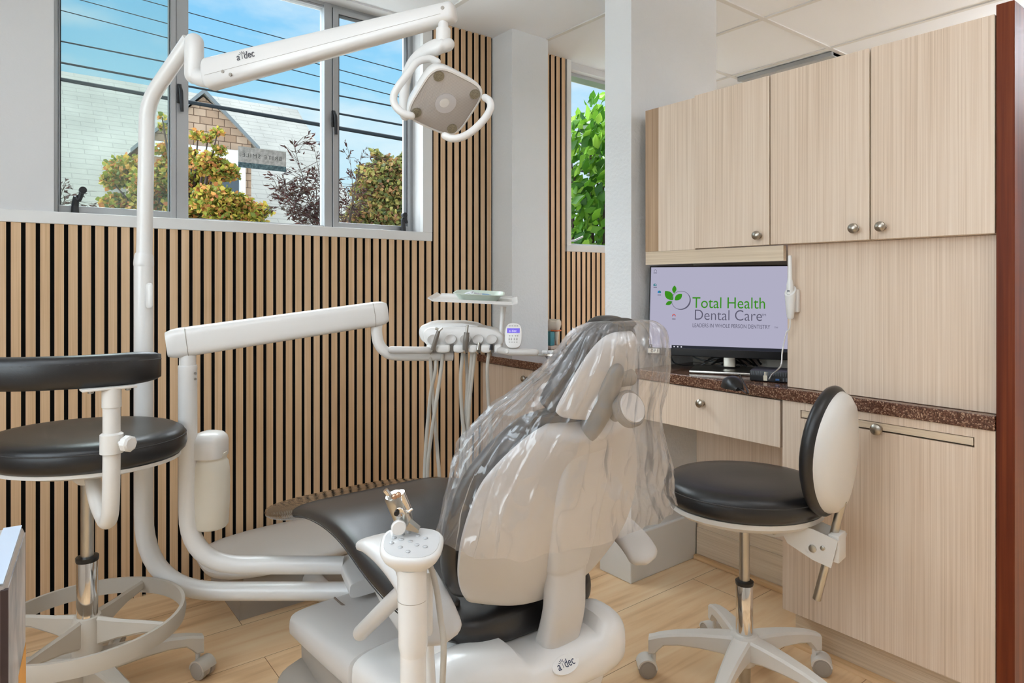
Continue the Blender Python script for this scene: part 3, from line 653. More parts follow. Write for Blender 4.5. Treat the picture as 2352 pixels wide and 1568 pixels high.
# decal on the middle pane
c0, c1, c2, c3 = (onY(*q, FY + .0255) for q in ((547, 334), (657, 350), (657, 386), (547, 370)))
dz = thing('window_sign', (lerp(c0, c1, .5).x, FY + .0255, c2.z), 'small weathered sign with mirrored lettering stuck on the middle pane', 'sign')
DEC = pbr('faded_vinyl', (196, 200, 198), 0.6, var=((60, 60, 60), (150, 152, 150), (214, 216, 214), 6)); DECD = pbr('teal_vinyl', (44, 78, 88), 0.6, var=((90, 90, 90), (30, 62, 74), (110, 140, 146), 3)); DECT = pbr('decal_letters', (84, 88, 88), 0.7)
x0, x1 = c0.x, c1.x; zt, zb = max(c0.z, c1.z) - .012, c2.z
zt = lerp(c0.z, c1.z, .5); zb = lerp(c3.z, c2.z, .5); zm = lerp(zb, zt, .02)
mb = MB(); mb.box(x0, x1, FY + .0245, FY + .026, zm, zt); mb.build('panel', DEC, dz, smooth=0)
mb = MB(); hgt = (zt - zm) * .34; mb.box(x0, x1, FY + .0245, FY + .026, zm - hgt, zm); mb.build('band', DECD, dz, smooth=0)
text('BRITE SMILE.', 'lettering', DECT, dz, basis((x1 - .018, FY + .0242, lerp(zm, zt, .36)), (-1, 0, 0), (0, 0, 1)), (zt - zm) * .36, 0.0002, space=1.35)
#--SECTION-- cabinets
# ================================================================== built-in cabinets on the right
def knob(par, p, r=.0148, ax=(-1, 0, 0)):
    mb = MB(); mb.lathe([(0, .009), (.002, .009), (.003, .006), (.010, .0055), (.013, .009), (.016, r * .86), (.021, r), (.026, r * .93), (.030, r * .62), (.0315, .001)], p, ax, 22)
    return mb.build('knob', NICKEL, par)
FX = 1.959
uc = thing('wall_cabinet', (2.13, 1.12, 1.28), 'pale wood upper cabinet with three doors above the monitor', 'cabinet')
mb = MB(); mb.box(1.979, 2.315, .556, 1.69, 1.2835, 1.8265); mb.build('body', CABW, uc, smooth=0)
for i, (a, b, kx, ky) in enumerate([(1.1685, 1.459, 1740, 541), (.8585, 1.1645, 1962, 525), (.5575, .8545, 2024, 521)]):
    mb = MB(); mb.box(FX, 1.978, a, b, 1.2845, 1.832, .0012, 1); d = mb.build('door', CABW, uc, smooth=0)
    knob(d, onX(kx + 5, ky, FX))
mb = MB(); mb.box(1.966, 1.979, 1.4595, 1.627, 1.282, 1.8265); mb.build('filler_panel', CABW, uc, smooth=0)
mb = MB(); mb.box(1.966, 1.979, 1.627, 1.691, 1.282, 1.8265); tag(mb.build('dark_strip', STRIPW, uc, smooth=0), 'darker brown strip beside the filler panel')  # narrow strip coloured darker brown than the filler next to it
mb = MB(); mb.box(1.967, 1.985, 1.124, 1.691, 1.232, 1.2815); mb.build('rail', CABH, uc, smooth=0)

tp = thing('cabinet_panel', (2.15, .84, .829), 'tall plain pale wood panel between worktop and upper cabinet', 'panel')
mb = MB(); mb.box(1.990, 2.315, .556, 1.1235, .829, 1.283, .001, 1); mb.build('front_panel', CABW, tp, smooth=0)
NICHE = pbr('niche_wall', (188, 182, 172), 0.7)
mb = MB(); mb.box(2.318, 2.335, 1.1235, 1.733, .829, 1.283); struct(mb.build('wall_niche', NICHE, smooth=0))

wt = MB(); wt.box(1.953, 2.335, .556, 1.7335, .7905, .828, .003); o = wt.build('worktop', STONE, smooth=0); tag(o, 'brown speckled stone worktop under the monitor', 'worktop')
bc = thing('base_cabinet', (2.15, .84, 0), 'pale wood base cabinet with pull-out board below the brown worktop', 'cabinet')
Y0, Y1, S0, S1, Z0, Z1, ZA, ZB = .556, 1.122, .601, 1.063, .128, .790, .741, .767
mb = MB(); mb.box(FX, 1.98, Y0, Y1, Z0, ZA); mb.box(FX, 1.98, Y0, Y1, ZB, Z1); mb.box(FX, 1.98, Y0, S0, ZA, ZB); mb.box(FX, 1.98, S1, Y1, ZA, ZB); bmesh.ops.remove_doubles(mb.b, verts=mb.b.verts, dist=1e-5)
mb.build('front_panel', CABW, bc, smooth=0)
mb = MB(); mb.box(1.98, 2.335, Y0, Y1, Z0, Z1); mb.build('body', CABW, bc, smooth=0)
mb = MB(); mb.box(1.974, 1.9798, S0, S1, ZA, ZB); mb.build('slot', FELT, bc, smooth=0)
mb = MB(); mb.box(FX + .001, 1.974, S0 + .003, S1 - .003, ZA + .0045, ZB - .002); pb = mb.build('pull_out_board', CABH, bc, smooth=0)
knob(pb, onX(2020, 984, FX), .0165)
mb = MB(); mb.box(2.02, 2.05, Y0, 1.112, 0, Z0); mb.build('toe_kick', CABH, bc, smooth=0)
mb = MB(); mb.prism([Vector((2.001, Y0, 0.0)), Vector((2.003, Y0, .010)), Vector((2.010, Y0, .017)), Vector((2.0198, Y0, .019)), Vector((2.0198, Y0, 0.0))], (0, 1.112 - Y0, 0)); mb.build('shoe_moulding', SHOE, bc, smooth=40)
dk = thing('desk_drawer', (2.13, 1.41, .636), 'pale wood drawer hung under the worktop above the knee space', 'drawer')
mb = MB(); mb.box(FX, 1.979, 1.131, 1.72, .636, .787, .0012, 1); f = mb.build('drawer_front', CABW, dk, smooth=0); knob(f, onX(1615, 925, FX), .0152)
mb = MB(); mb.box(1.979, 2.31, 1.14, 1.715, .66, .785); mb.build('drawer_box', CABW, dk, smooth=0)
kp = thing('knee_space_panel', (2.34, 1.43, 0), 'wood back panel of the knee space under the desk', 'panel')
mb = MB(); mb.box(2.345, 2.36, 1.1225, 1.7345, .0, .79); mb.build('back_panel', CABW, kp, smooth=0)
mb = MB(); mb.box(2.325, 2.345, 1.1225, 1.72, .0, .13); mb.box(2.332, 2.345, 1.1225, 1.72, .13, .185); mb.build('base_board', CABH, kp, smooth=0)
mb = MB(); mb.box(2.300, 2.325, 1.1225, 1.72, 0, .02, .005); mb.build('shoe_moulding', SHOE, kp)
mb = MB(); mb.box(1.956, 2.36, .516, .554, 0, 1.853, .0015, 1); tag(mb.build('end_panel', MAHOG, smooth=0), 'reddish brown mahogany end panel at the right edge', 'panel')

# ---- back counter between pier and window wall
bk = thing('base_cabinet', (2.2, 2.3, 0), 'low pale wood cabinet with two doors behind the dental chair', 'cabinet')
mb = MB(); mb.box(1.966, 2.5, 1.893, 2.6, .11, .7645); mb.box(1.966, 2.02, 2.6, 2.765, .11, .7645); mb.build('body', CABW, bk, smooth=0)
for a, b, kx, ky in ((2.350, 2.752, 1206, 869), (1.95, 2.346, 1231, 873)):
    mb = MB(); mb.box(1.946, 1.965, a, b, .115, .757, .0012, 1); d = mb.build('door', CABW, bk, smooth=0); knob(d, onX(kx + 4, ky, 1.946), .0155)
mb = MB(); mb.box(2.01, 2.04, 1.893, 2.6, 0, .11); mb.build('toe_kick', CABH, bk, smooth=0)
mb = MB(); mb.box(1.99, 2.01, 1.893, 2.766, 0, .02, .004); mb.build('shoe_moulding', SHOE, bk)
mb = MB(); mb.box(1.922, 2.52, 1.878, 2.604, .765, .80); mb.box(1.922, 2.022, 2.604, 2.767, .765, .80); mb.box(2.264, 2.52, 2.604, 2.767, .765, .80); bmesh.ops.remove_doubles(mb.b, verts=mb.b.verts, dist=1e-5)
tag(mb.build('worktop', STONE, smooth=0), 'narrow brown worktop running to the window wall behind the chair', 'worktop')

# ---- monitor in the niche
SDX = Vector((.496, -.868, 0)).normalized(); tilt = R(8)
SN = Vector((SDX.y, -SDX.x, 0))                       # towards the camera
SDY = (UP * math.cos(tilt) - SN * math.sin(tilt)).normalized()
BL = P(1491, 797, 2.55); SW, SH = .553, .313
mo = thing('computer_monitor', (BL + SDX * SW * .5) * 1.0 - Vector((0, 0, BL.z - .829)), 'computer monitor with a clinic logo on its screen in the cabinet niche', 'monitor')
MS = basis(BL, SDX, SDY)
mb = MB(); mb.box(-.006, SW + .006, -.028, SH + .006, -.03, -.001, .003, 2, MS); mb.build('bezel', BLACKP, mo)
SCRM = emit_mat('screen_glow', (176, 174, 196), 1.0)
mb = MB(); mb.box(0, SW, 0, SH, -.001, .0006, 0, 2, MS); sc = mb.build('screen', SCRM, mo, smooth=0)
def scr(u, v, w=.001): return MS @ Vector((u * SW, v * SH, w))
def MT(u, v): 
    m = MS.copy(); m.translation = scr(u, v); return m
SG = emit_mat('screen_green', (58, 140, 30), 1.0); SGR = emit_mat('screen_slate', (92, 90, 108), 1.0); SBK = emit_mat('screen_dark', (44, 46, 54), 1.0); SWH = emit_mat('screen_white', (225, 225, 235), 1.0)
SBL = emit_mat('screen_blue', (40, 120, 190), 1.0); SRD = emit_mat('screen_red', (200, 70, 60), 1.0); STL = emit_mat('screen_teal', (40, 120, 130), 1.0); SPL = emit_mat('screen_pale', (188, 186, 206), 1.0)
text('Total Health', 'lettering', SG, sc, MT(.288, .497), .0600, .0001, sx=.86)
text('Dental Care', 'lettering', SGR, sc, MT(.300, .352), .0570, .0001, off=-.0004, sx=.86)
text('TM', 'lettering', SGR, sc, MT(.735, .410), .012, .0001)
text('LEADERS IN WHOLE PERSON DENTISTRY', 'lettering', SGR, sc, MT(.292, .262), .0208, .0001, sx=.715)
text('TM', 'lettering', SGR, sc, MT(.815, .270), .009, .0001)
def sleaf(cu, cv, L, ang, wd):
    d = Vector((math.cos(ang), math.sin(ang))); n = Vector((-d.y, d.x)); pts = []
    for k in range(13):
        t = k / 12; pts.append((t * L, math.sin(math.pi * t) ** .8 * wd * L))
    pl = [(a, b) for a, b in pts] + [(a, -b) for a, b in reversed(pts[1:-1])]
    mb = MB(); mb.prism([MS @ Vector((cu * SW + d.x * a + n.x * b, cv * SH + d.y * a + n.y * b, .0006)) for a, b in pl], SN * .0004); mb.build('leaf_emblem', SG, sc, smooth=0)
sleaf(.158, .590, .047, R(132), .30); sleaf(.163, .675, .030, R(86), .27); sleaf(.170, .588, .036, R(42), .30); sleaf(.153, .572, .028, R(207), .27)
mb = MB(); secs = []
cu, cv, rr = .212 * SW, .587 * SH, .0365
for k in range(49):
    a = R(178) + R(-345) * (k / 48) * 1.0
    a = R(-172) + R(345) * k / 48
    wdt = .0016 + .0036 * max(0, math.cos(a + R(35))) ** 1.5
    secs.append([MS @ Vector((cu + math.cos(a) * q, cv + math.sin(a) * q, w)) for q, w in ((rr, .0006), (rr - wdt, .0006), (rr - wdt, .0010), (rr, .0010))])
mb.loft(secs); mb.build('ring_emblem', SGR, sc, smooth=0)
def srect(name, m, u0, u1, v0, v1, w=.0009):
    mb = MB(); mb.box(u0 * SW, u1 * SW, v0 * SH, v1 * SH, .0006, w, 0, 2, MS); return mb.build(name, m, sc, smooth=0)
def sdisc(m, u, v, r, r2=None, w=.0010):
    mb = MB(); mb.lathe([(0, r * .999), (.0004, r)], MS @ Vector((u * SW, v * SH, w - .0004)), SN, 20); return mb.build('icon', m, sc, smooth=0)
srect('taskbar', SBK, .155, 1.0, 0, .036); srect('start_button', SBK, 0, .022, 0, .036); srect('search_box', SPL, .022, .155, 0, .036)
text('Type here to search', 'lettering', SGR, sc, MT(.03, .010), .0075, .0001)
for u in (.168, .192, .216): srect('taskbar_icon', SWH, u, u + .009, .011, .025, .0012)
srect('start_icon', SWH, .007, .014, .011, .025, .0012)
sdisc(SGR, .030, .955, .0052); sdisc(SPL, .030, .955, .0036, w=.0013); sdisc(STL, .030, .775, .0062); sdisc(SPL, .032, .78, .002, w=.0013)
sdisc(SBL, .062, .686, .0066); sdisc(SG, .066, .690, .0030, w=.0013); sdisc(SRD, .166, .396, .0066); sdisc(SWH, .166, .396, .0034, w=.0013); sdisc(SBL, .166, .396, .0024, w=.0016)
for u, v in ((.018, .925), (.02, .745), (.05, .648), (.154, .352)): srect('icon_caption', SGR, u, u + .024, v, v + .008)
LABW = pbr('label_tape', (228, 218, 196), 0.7)
mb = MB(); mb.box(-.004, .040, -.0215, -.0045, -.001, .0004, 0, 2, MS); lb = mb.build('label_sticker', LABW, mo, smooth=0)
m_ = MS.copy(); m_.translation = MS @ Vector((.006, -.0185, .0006)); text('OP3', 'lettering', SBK, lb, m_, .016, .0001)
ctr = BL + SDX * SW * .53
n0 = Vector((ctr.x, ctr.y, .845)) - SN * .05; n1 = MS @ Vector((SW * .53, SH * .35, -.03))
mb = MB(); nb = basis(n0, SDX, UP); mb.box(-.022, .022, 0, .22, -.012, .012, .004, 2, nb); mb.build('stand_neck', STEEL, mo)
mb = MB(); nb = basis(n0 - Vector((0, 0, .0155)) + SN * .03, SDX, UP); mb.box(-.135, .135, 0, .010, -.095, .085, .003, 2, nb); mb.build('stand_base', STEEL, mo)

# mouse
mp_ = P(1682, 872, 2.08); mp_.z = .829
ms_ = thing('computer_mouse', mp_, 'black computer mouse on the worktop in front of the monitor', 'mouse')
yaw = math.atan2(SN.y, SN.x)
Mm = Matrix.Translation(mp_) @ Matrix.Rotation(yaw + R(205), 4, 'Z')
secs = []
for t in [0, .04, .12, .3, .5, .7, .85, .95, 1.0]:
    q = math.sin(math.pi * min(max(t, .03), .97)) ** .45; w = .031 * q; h = .036 * q * (0.75 + .35 * math.sin(math.pi * (1 - t) * .9)); x = (t - .5) * .112
    secs.append([Mm @ Vector((x, w * math.cos(a) * (abs(math.cos(a)) ** -.25 if abs(math.cos(a)) > .05 else 1), max(0, h * math.sin(a)) if a <= math.pi else 0)) for a in [math.pi * k / 14 for k in range(15)]])
mb = MB(); mb.loft(secs, True, True); mb.build('shell', BLACKP, ms_, smooth=60)
mb = MB(); mb.tube(cr_spline([Mm @ Vector((-.055, 0, .008)), Mm @ Vector((-.10, -.01, .004)), Vector((2.22, 1.45, .834)), Vector((2.29, 1.40, .834))], 6), .0022, 6); mb.build('cord', BLACKP, ms_)
# mini computer
pc0 = P(1722, 868, 2.24); pc0.z = .829
pd = Vector((.40, -.916, 0)).normalized(); pn = Vector((pd.y, -pd.x, 0))
PB = basis(pc0, pd, UP)
pc = thing('mini_computer', pc0 + pd * .085 - pn * .08, 'small black desktop computer on the worktop beside the tall panel', 'computer')
mb = MB(); mb.box(0, .178, .0, .036, -.12, 0, .003, 2, PB); mb.build('case', BLACKP, pc)
GR = pbr('grille_grey', (96, 100, 106), 0.4, 0.4)
mb = MB()
for k in range(22): mb.box(.006 + k * .0076, .0085 + k * .0076, .021, .033, -.0005, .0016, 0, 2, PB)
for k in range(8): mb.box(.105 + k * .0085, .110 + k * .0085, .004, .016, -.0005, .0016, 0, 2, PB)
mb.build('grille', GR, pc, smooth=0)
mb = MB(); mb.box(.044, .056, .003, .033, -.0002, .0012, 0, 2, PB); mb.build('label_sticker', LABW, pc, smooth=0)
mb = MB(); mb.box(.082, .094, .006, .012, -.0002, .0012, 0, 2, PB); mb.build('usb_port', pbr('usb_blue', (60, 110, 170), 0.4), pc, smooth=0)
# cables behind the monitor
mb = MB()
mb.tube(cr_spline([P(1540, 800, 2.62), P(1542, 822, 2.62), P(1556, 836, 2.6), P(1600, 839, 2.6), P(1700, 842, 2.52)], 6), .003, 6)
mb.tube(cr_spline([P(1584, 804, 2.6), P(1592, 818, 2.6), P(1620, 828, 2.58), P(1690, 836, 2.52)], 6), .003, 6)
for k in range(7):
    mb.tube(cr_spline([P(1610 + 8 * k, 838 - (k % 3) * 6, 2.58 - .01 * k), P(1650 + 12 * k, 822 - (k % 4) * 5, 2.55), P(1700 + 8 * k, 836 + (k % 3) * 3, 2.5)], 6), .004, 6)
for v in mb.b.verts:
    v.co.z = max(v.co.z, .832)
    if v.co.x > 2.31: v.co.x = 2.31
tag(mb.build('cable_bundle', BLACKP), 'tangle of black cables behind the monitor stand', 'cables')
# intraoral camera in its wall holder
PX = 1.990
hc = onX(1830, 700, PX)
ho = thing('wand_holder', hc, 'white plastic holder fixed to the tall panel beside the monitor', 'holder')
mb = MB(); a, b = onX(1839, 665, PX), onX(1816, 735, PX)
yc = onX(1818, 700, 1.965).y
mb.box(1.972, PX, hc.y - .012, hc.y + .012, onX(1830, 717, PX).z, onX(1830, 664, PX).z, .004); mb.build('bracket', PLASTW, ho)
zt, zb = onX(1818, 668, 1.955).z, onX(1818, 732, 1.955).z
mb = MB(); n = 18; secs = []
for z, r in ((zb, .008), (zb + .004, .0105), (lerp(zb, zt, .5), .0145), (zt, .0175)):
    secs.append([Vector((1.958 + math.cos(2 * math.pi * k / n) * r * .9, yc + math.sin(2 * math.pi * k / n) * r, z + (.016 * (math.cos(2 * math.pi * k / n)) if z == zt else 0))) for k in range(n)])
mb.loft(secs); mb.build('cup', PLASTW, ho)
w_top, w_bot = onX(1820, 586, 1.955), Vector((1.957, yc, zt - .03))
w_top.y = yc - .0; wn = thing('camera_wand', w_bot, 'white wand camera with a grey grip standing in the wall holder', 'camera')
dz_ = (w_top - w_bot); mb = MB(); mb.tube([w_bot, w_bot + dz_ * .15, w_bot + dz_ * .35, w_bot + dz_ * .5, w_bot + dz_ * .97, w_top], [.0095, .0115, .0105, .0065, .0058, .0045], 14); mb.build('body', PLASTW, wn)
DGR = pbr('grip_grey', (84, 90, 98), 0.4)
mb = MB(); q0, q1 = w_bot + dz_ * .10, w_bot + dz_ * .40; off = Vector((-.0075, .0, 0)); mb.tube([q0 + off, lerp(q0, q1, .4) + off, q1 + off * .85], [.0062, .0062, .001], 10, flat=.6); mb.build('grip', DGR, wn)
mb = MB(); mb.tube(cr_spline([Vector((1.958, yc, zb + .004)), Vector((1.957, yc + .002, zb - .03)), onX(1806, 765, 1.962), onX(1797, 806, 1.965), P(1793, 840, 2.04), PB @ Vector((.075, .03, .03)), PB @ Vector((.063, .010, .004))], 8), .0021, 8); mb.build('cord', PLASTW, wn)

# ---- things on the back counter
tb = P(1273, 803, 3.62); tb.z = .801
tm = thing('tooth_model', tb, 'large model of a molar with roots and coloured gum on the back counter', 'model')
mb = MB(); secs = []
for h, r in ((.105, .030), (.115, .036), (.135, .041), (.150, .040), (.158, .034)):
    secs.append([tb + Vector((math.cos(a) * r * (1 + .08 * math.cos(4 * a)), math.sin(a) * r * (1 + .08 * math.cos(4 * a)), h + (.006 * math.cos(4 * a) if h > .15 else 0))) for a in [2 * math.pi * k / 32 for k in range(32)]])
mb.loft(secs)
for dx_, dy_ in ((-.018, .01), (.004, -.016), (.02, .006)): mb.tube([tb + Vector((dx_ * .8, dy_ * .8, .11)), tb + Vector((dx_, dy_, .06)), tb + Vector((dx_ * 1.1, dy_ * 1.1, .022))], [.016, .010, .003], 10)
mb.build('tooth', pbr('tooth_ivory', (232, 224, 210), 0.35), tm)
mb = MB(); mb.box(tb.x - .045, tb.x - .012, tb.y - .02, tb.y + .02, .02 + tb.z, .098 + tb.z, .006); mb.build('gum_block', pbr('teal_block', (70, 140, 150), 0.5), tm)
mb = MB(); mb.box(tb.x - .008, tb.x + .036, tb.y + .008, tb.y + .03, .02 + tb.z, .085 + tb.z, .006); mb.build('gum_block', pbr('pink_gum', (206, 146, 130), 0.5), tm)
mb = MB(); mb.tube([tb + Vector((-.036, -.012, .103)), tb + Vector((-.01, -.034, .101)), tb + Vector((.03, -.02, .101))], .004, 8); mb.build('gum_line', pbr('gum_orange', (206, 110, 60), 0.5), tm)
mb = MB(); mb.box(tb.x - .05, tb.x + .05, tb.y - .03, tb.y + .03, tb.z, tb.z + .02, .003); mb.build('base', pbr('model_base', (214, 196, 180), 0.6), tm)
q = P(1296, 790, 3.55); 
mb = MB(); mb.prism([Vector((q.x + .055, q.y, .801)), Vector((q.x + .12, q.y, .801)), Vector((q.x + .10, q.y + .01, .90)), Vector((q.x + .07, q.y + .01, .92))], (0, .004, 0)); tag(mb.build('folded_card', PAPER, smooth=0), 'white folded card leaning beside the tooth model', 'card')
q = P(1275, 830, 3.1)
tr = thing('steel_tray', Vector((q.x, q.y, .801)), 'small round steel tray with cotton rolls on the back counter', 'tray')
mb = MB(); mb.lathe([(0, .03), (.004, .04), (.02, .05), (.024, .095), (.026, .097), (.027, .094), (.022, .05), (.008, .03)], (q.x, q.y, .801), (0, 0, 1), 30); mb.build('dish', STEEL, tr)
for k in range(7):
    c = Vector((q.x + random.uniform(-.04, .04), q.y + random.uniform(-.04, .04), .836)); a = random.uniform(0, 3.1); d = Vector((math.cos(a), math.sin(a), 0)) * .014
    mb = MB(); mb.tube([c - d, c + d], .008, 10); tag(mb.build('cotton_roll', PAPER), 'white cotton roll in the small steel tray on the back counter', 'cotton roll', 'cotton rolls in the steel tray')
#--SECTION-- stools
# ================================================================== stools
def caster(par, p, ang, mat, r=.0275):
    """twin-wheel caster; p = stem point on the floor plan, ang = rolling direction"""
    p = Vector((p.x, p.y, 0)); d = Vector((math.cos(ang), math.sin(ang), 0)); a = Vector((-d.y, d.x, 0)); c = p + d * .02 + Vector((0, 0, r + .0006))
    mb = MB(); mb.cyl(p + Vector((0, 0, r)), p + Vector((0, 0, .075)), .0065)
    n = 14; secs = []
    for k in range(n + 1):
        t = R(8) + R(172) * k / n; q = c + (d * math.cos(t) + Vector((0, 0, 1)) * math.sin(t)) * (r + .0015); q2 = c + (d * math.cos(t) + Vector((0, 0, 1)) * math.sin(t)) * (r - .003)
        secs.append([q - a * .024, q + a * .024, q2 + a * .024, q2 - a * .024])
    mb.loft(secs); mb.cyl(c - a * .005, c + a * .005, r * .9)
    cs = mb.build('caster', mat, par)
    for s in (-1, 1):
        mb = MB(); mb.lathe([(0, .004), (0, r - .003), (.002, r), (.015, r), (.0165, r - .004), (.0165, r - .007), (.0175, r - .008), (.0185, r * .3), (.0185, .001)], c + a * s * .006, a * s, 24); mb.build('wheel', PLASTD, cs)
def leg_loft(mb, c, ang, tab):
    d = Vector((math.cos(ang), math.sin(ang), 0)); a = Vector((-d.y, d.x, 0)); secs = []
    for r, w, z0, z1 in tab:
        e = min(.006, (z1 - z0) * .3)
        o = Vector((c[0], c[1], 0)) + d * r
        secs.append([o + a * x + Vector((0, 0, z)) for x, z in ((-w + e, z0), (w - e, z0), (w, z0 + e), (w, z1 - e), (w - e, z1), (-w + e, z1), (-w, z1 - e), (-w, z0 + e))])
    mb.loft(secs); return mb
LEGT = [(.02, .026, .095, .158), (.07, .025, .105, .156), (.13, .022, .108, .150), (.19, .0195, .106, .141), (.235, .0175, .098, .131), (.252, .0165, .080, .126), (.262, .016, .068, .122), (.280, .0155, .066, .116)]
def star_base(par, c, a0, rad, mat, cang):
    for k in range(5):
        an = a0 + R(72) * k; s = rad / .28
        mb = MB(); leg_loft(mb, c, an, [(r * s if r > .03 else r, w, z0, z1) for r, w, z0, z1 in LEGT]); l = mb.build('leg', mat, par)
        caster(par, Vector((c[0], c[1], 0)) + Vector((math.cos(an), math.sin(an), 0)) * (rad - .014), cang[k], mat)
    mb = MB(); mb.lathe([(.075, .024), (.08, .03), (.10, .040), (.155, .040), (.164, .034), (.165, .02)], (c[0], c[1], 0)); mb.build('hub', mat, par)
    mb = MB(); mb.cyl((c[0], c[1], .024), (c[0], c[1], .078), .0165, .018); mb.build('cylinder_tip', STEEL, par)
def seat_pad(par, c, ex, ey, rx, ry, z0, zs, z1, name='seat', crown=.010, mat=None):
    """oval cushion: bottom z0, seam zs, top z1"""
    C0 = Vector((c[0], c[1], 0)); n = 48; secs = []
    prof = [(.80, z0), (.93, z0 + .002), (.985, z0 + .014), (1.0, lerp(z0, zs, .55)), (.992, zs - .004), (.985, zs), (.985, zs + .003), (.965, lerp(zs, z1, .45)), (.90, lerp(zs, z1, .78)), (.78, z1 - .003), (.5, z1 - .001), (.25, z1 - .004), (.03, z1 - .005)]
    for f, z in prof: secs.append([C0 + ex * (math.cos(t) * rx * f) + ey * (math.sin(t) * ry * f) + Vector((0, 0, z)) for t in [2 * math.pi * k / n for k in range(n)]])
    mb = MB(); mb.loft(secs); s = mb.build(name, mat or VINYL, par, smooth=70)
    mb = MB(); pts = [C0 + ex * (math.cos(t) * rx * .988) + ey * (math.sin(t) * ry * .988) + Vector((0, 0, zs + .001)) for t in [2 * math.pi * k / n for k in range(n + 1)]]
    mb.tube(pts, .0016, 6); mb.build('stitching', STITCH, s); return s

# ---- right stool, facing the window
CR = (1.674, 1.075)
rs = thing('operator_stool', (CR[0], CR[1], 0), 'black and grey stool with oval backrest in front of the desk', 'stool')
EB = Vector((.146, -.986, 0)).normalized(); ES = Vector((-EB.y, EB.x, 0))
def LS(b, s, z): return Vector((CR[0], CR[1], 0)) + EB * b + ES * s + Vector((0, 0, z))
star_base(rs, CR, R(54), .268, STOOLW, [R(70), R(140), R(-120), R(-80), R(-60)])
mb = MB(); mb.lathe([(.16, .0235), (.30, .0235), (.303, .022)], (CR[0], CR[1], 0)); mb.build('sleeve', CHROME, rs)
mb = MB(); mb.lathe([(.302, .024), (.306, .025), (.312, .025), (.315, .018)], (CR[0], CR[1], 0)); mb.build('collar', BLACKP, rs)
mb = MB(); mb.cyl((CR[0], CR[1], .30), (CR[0], CR[1], .52), .0142); mb.build('gas_cylinder', STEEL, rs)
seat_pad(rs, CR, RT, FW, .226, .205, .536, .582, .612)
mb = MB(); n = 40; Cc = Vector((CR[0], CR[1], 0)); mb.loft([[Cc + RT * math.cos(t) * .212 * f + FW * math.sin(t) * .190 * f + Vector((0, 0, z)) for t in [2 * math.pi * k / n for k in range(n)]] for f, z in ((.6, .500), (.78, .502), (.92, .512), (1, .524), (1, .5365))]); mb.build('seat_pan', STOOLW, rs)
for s_ in (-.036, .033):
    mb = MB(); mb.prism([LS(b, s_, z) for b, z in ((-.16, .520), (-.13, .500), (-.02, .484), (.06, .472), (.10, .472), (.125, .482), (.135, .466), (.20, .440), (.245, .432), (.262, .506), (.20, .520))], ES * .003); pl = mb.build('bracket', STOOLW, rs, smooth=0)
mb = MB(); mb.prism([LS(b, -.033, z) for b, z in ((-.12, .520), (-.10, .503), (.09, .480), (.09, .520))], ES * .066); mb.build('mechanism_box', STOOLW, rs, smooth=0)
for b, z, r in ((-.045, .497, .005), (-.025, .494, .004), (.075, .490, .007), (.10, .484, .005), (.20, .470, .010), (.225, .478, .006)):
    mb = MB(); mb.lathe([(0, r), (.003, r), (.004, r * .6)], LS(b, -.036, z), -ES, 14); mb.build('bolt', STEEL, rs)
mb = MB(); mb.box(.235, .262, -.028, .028, .445, .515, .003, 2, Matrix.Translation((CR[0], CR[1], 0)) @ Matrix(((EB.x, ES.x, 0, 0), (EB.y, ES.y, 0, 0), (0, 0, 1, 0), (0, 0, 0, 1)))); mb.build('clamp', STOOLW, rs)
r0, r1 = LS(.198, 0, .325), LS(.262, 0, .60)
mb = MB(); mb.tube([r0, r1], .0105, 14); mb.build('back_rod', STEEL, rs)
# oval backrest: front cushion and rear shell
bc0 = LS(.246, 0, .722); bz = (UP * .995 + EB * .06).normalized(); bn = -(EB - bz * EB.dot(bz)).normalized()
def oval(off, fw, fh, drop=0):
    n = 44; out = []
    for k in range(n):
        t = 2 * math.pi * k / n; x, y = math.cos(t) * .136 * fw, math.sin(t) * .166 * fh
        cv = .12 * x * x / .152          # wraps a little around the back
        out.append(bc0 + ES * x + bz * y + bn * (off + cv))
    return out
mb = MB(); mb.loft([oval(-.002, .9, .9), oval(.0, .98, .98), oval(.007, 1.02, 1.02), oval(.017, 1.03, 1.03), oval(.028, 1.0, 1.0), oval(.035, .93, .93), oval(.037, .8, .8), oval(.033, .4, .4), oval(.032, .03, .03)]); mb.build('backrest', VINYL, rs, smooth=70)
mb = MB(); mb.loft([oval(.004, .95, .95), oval(-.002, .955, .955), oval(-.018, .90, .91), oval(-.030, .78, .8), oval(-.038, .5, .55), oval(-.040, .03, .03)]); mb.build('back_shell', STOOLW, rs, smooth=70)

# ---- left stool with foot ring and torso support
CL = (.183, 2.109)
ls = thing('assistant_stool', (CL[0], CL[1], 0), 'tall black stool with foot ring and curved arm bar at the left', 'stool')
star_base(ls, CL, R(0), .29, STOOLG, [R(-60), R(60), R(120), R(200), R(-40)])
CLv = Vector((CL[0], CL[1], 0))
def LL(l, f, z): return CLv + RT * l + FW * f + Vector((0, 0, z))
mb = MB(); mb.lathe([(.16, .0255), (.408, .0255), (.412, .024)], CLv); mb.build('sleeve', CHROME, ls)
mb = MB(); mb.lathe([(.410, .0265), (.414, .0275), (.422, .0275), (.424, .018)], CLv); mb.build('collar', BLACKP, ls)
mb = MB(); mb.cyl(CLv + Vector((0, 0, .41)), CLv + Vector((0, 0, .68)), .0155); mb.build('gas_cylinder', STEEL, ls)
mb = MB(); n = 72
ring = [[CLv + Vector((math.cos(t) * r, math.sin(t) * r, z)) for r, z in ((.237, .218), (.2405, .24), (.237, .262), (.228, .262), (.2275, .24), (.228, .218))] for t in [2 * math.pi * k / n for k in range(n)]]
ring.append([v.copy() for v in ring[0]]); mb.loft(ring, cap=False); fr_ = mb.build('foot_ring', STOOLG, ls, smooth=50)
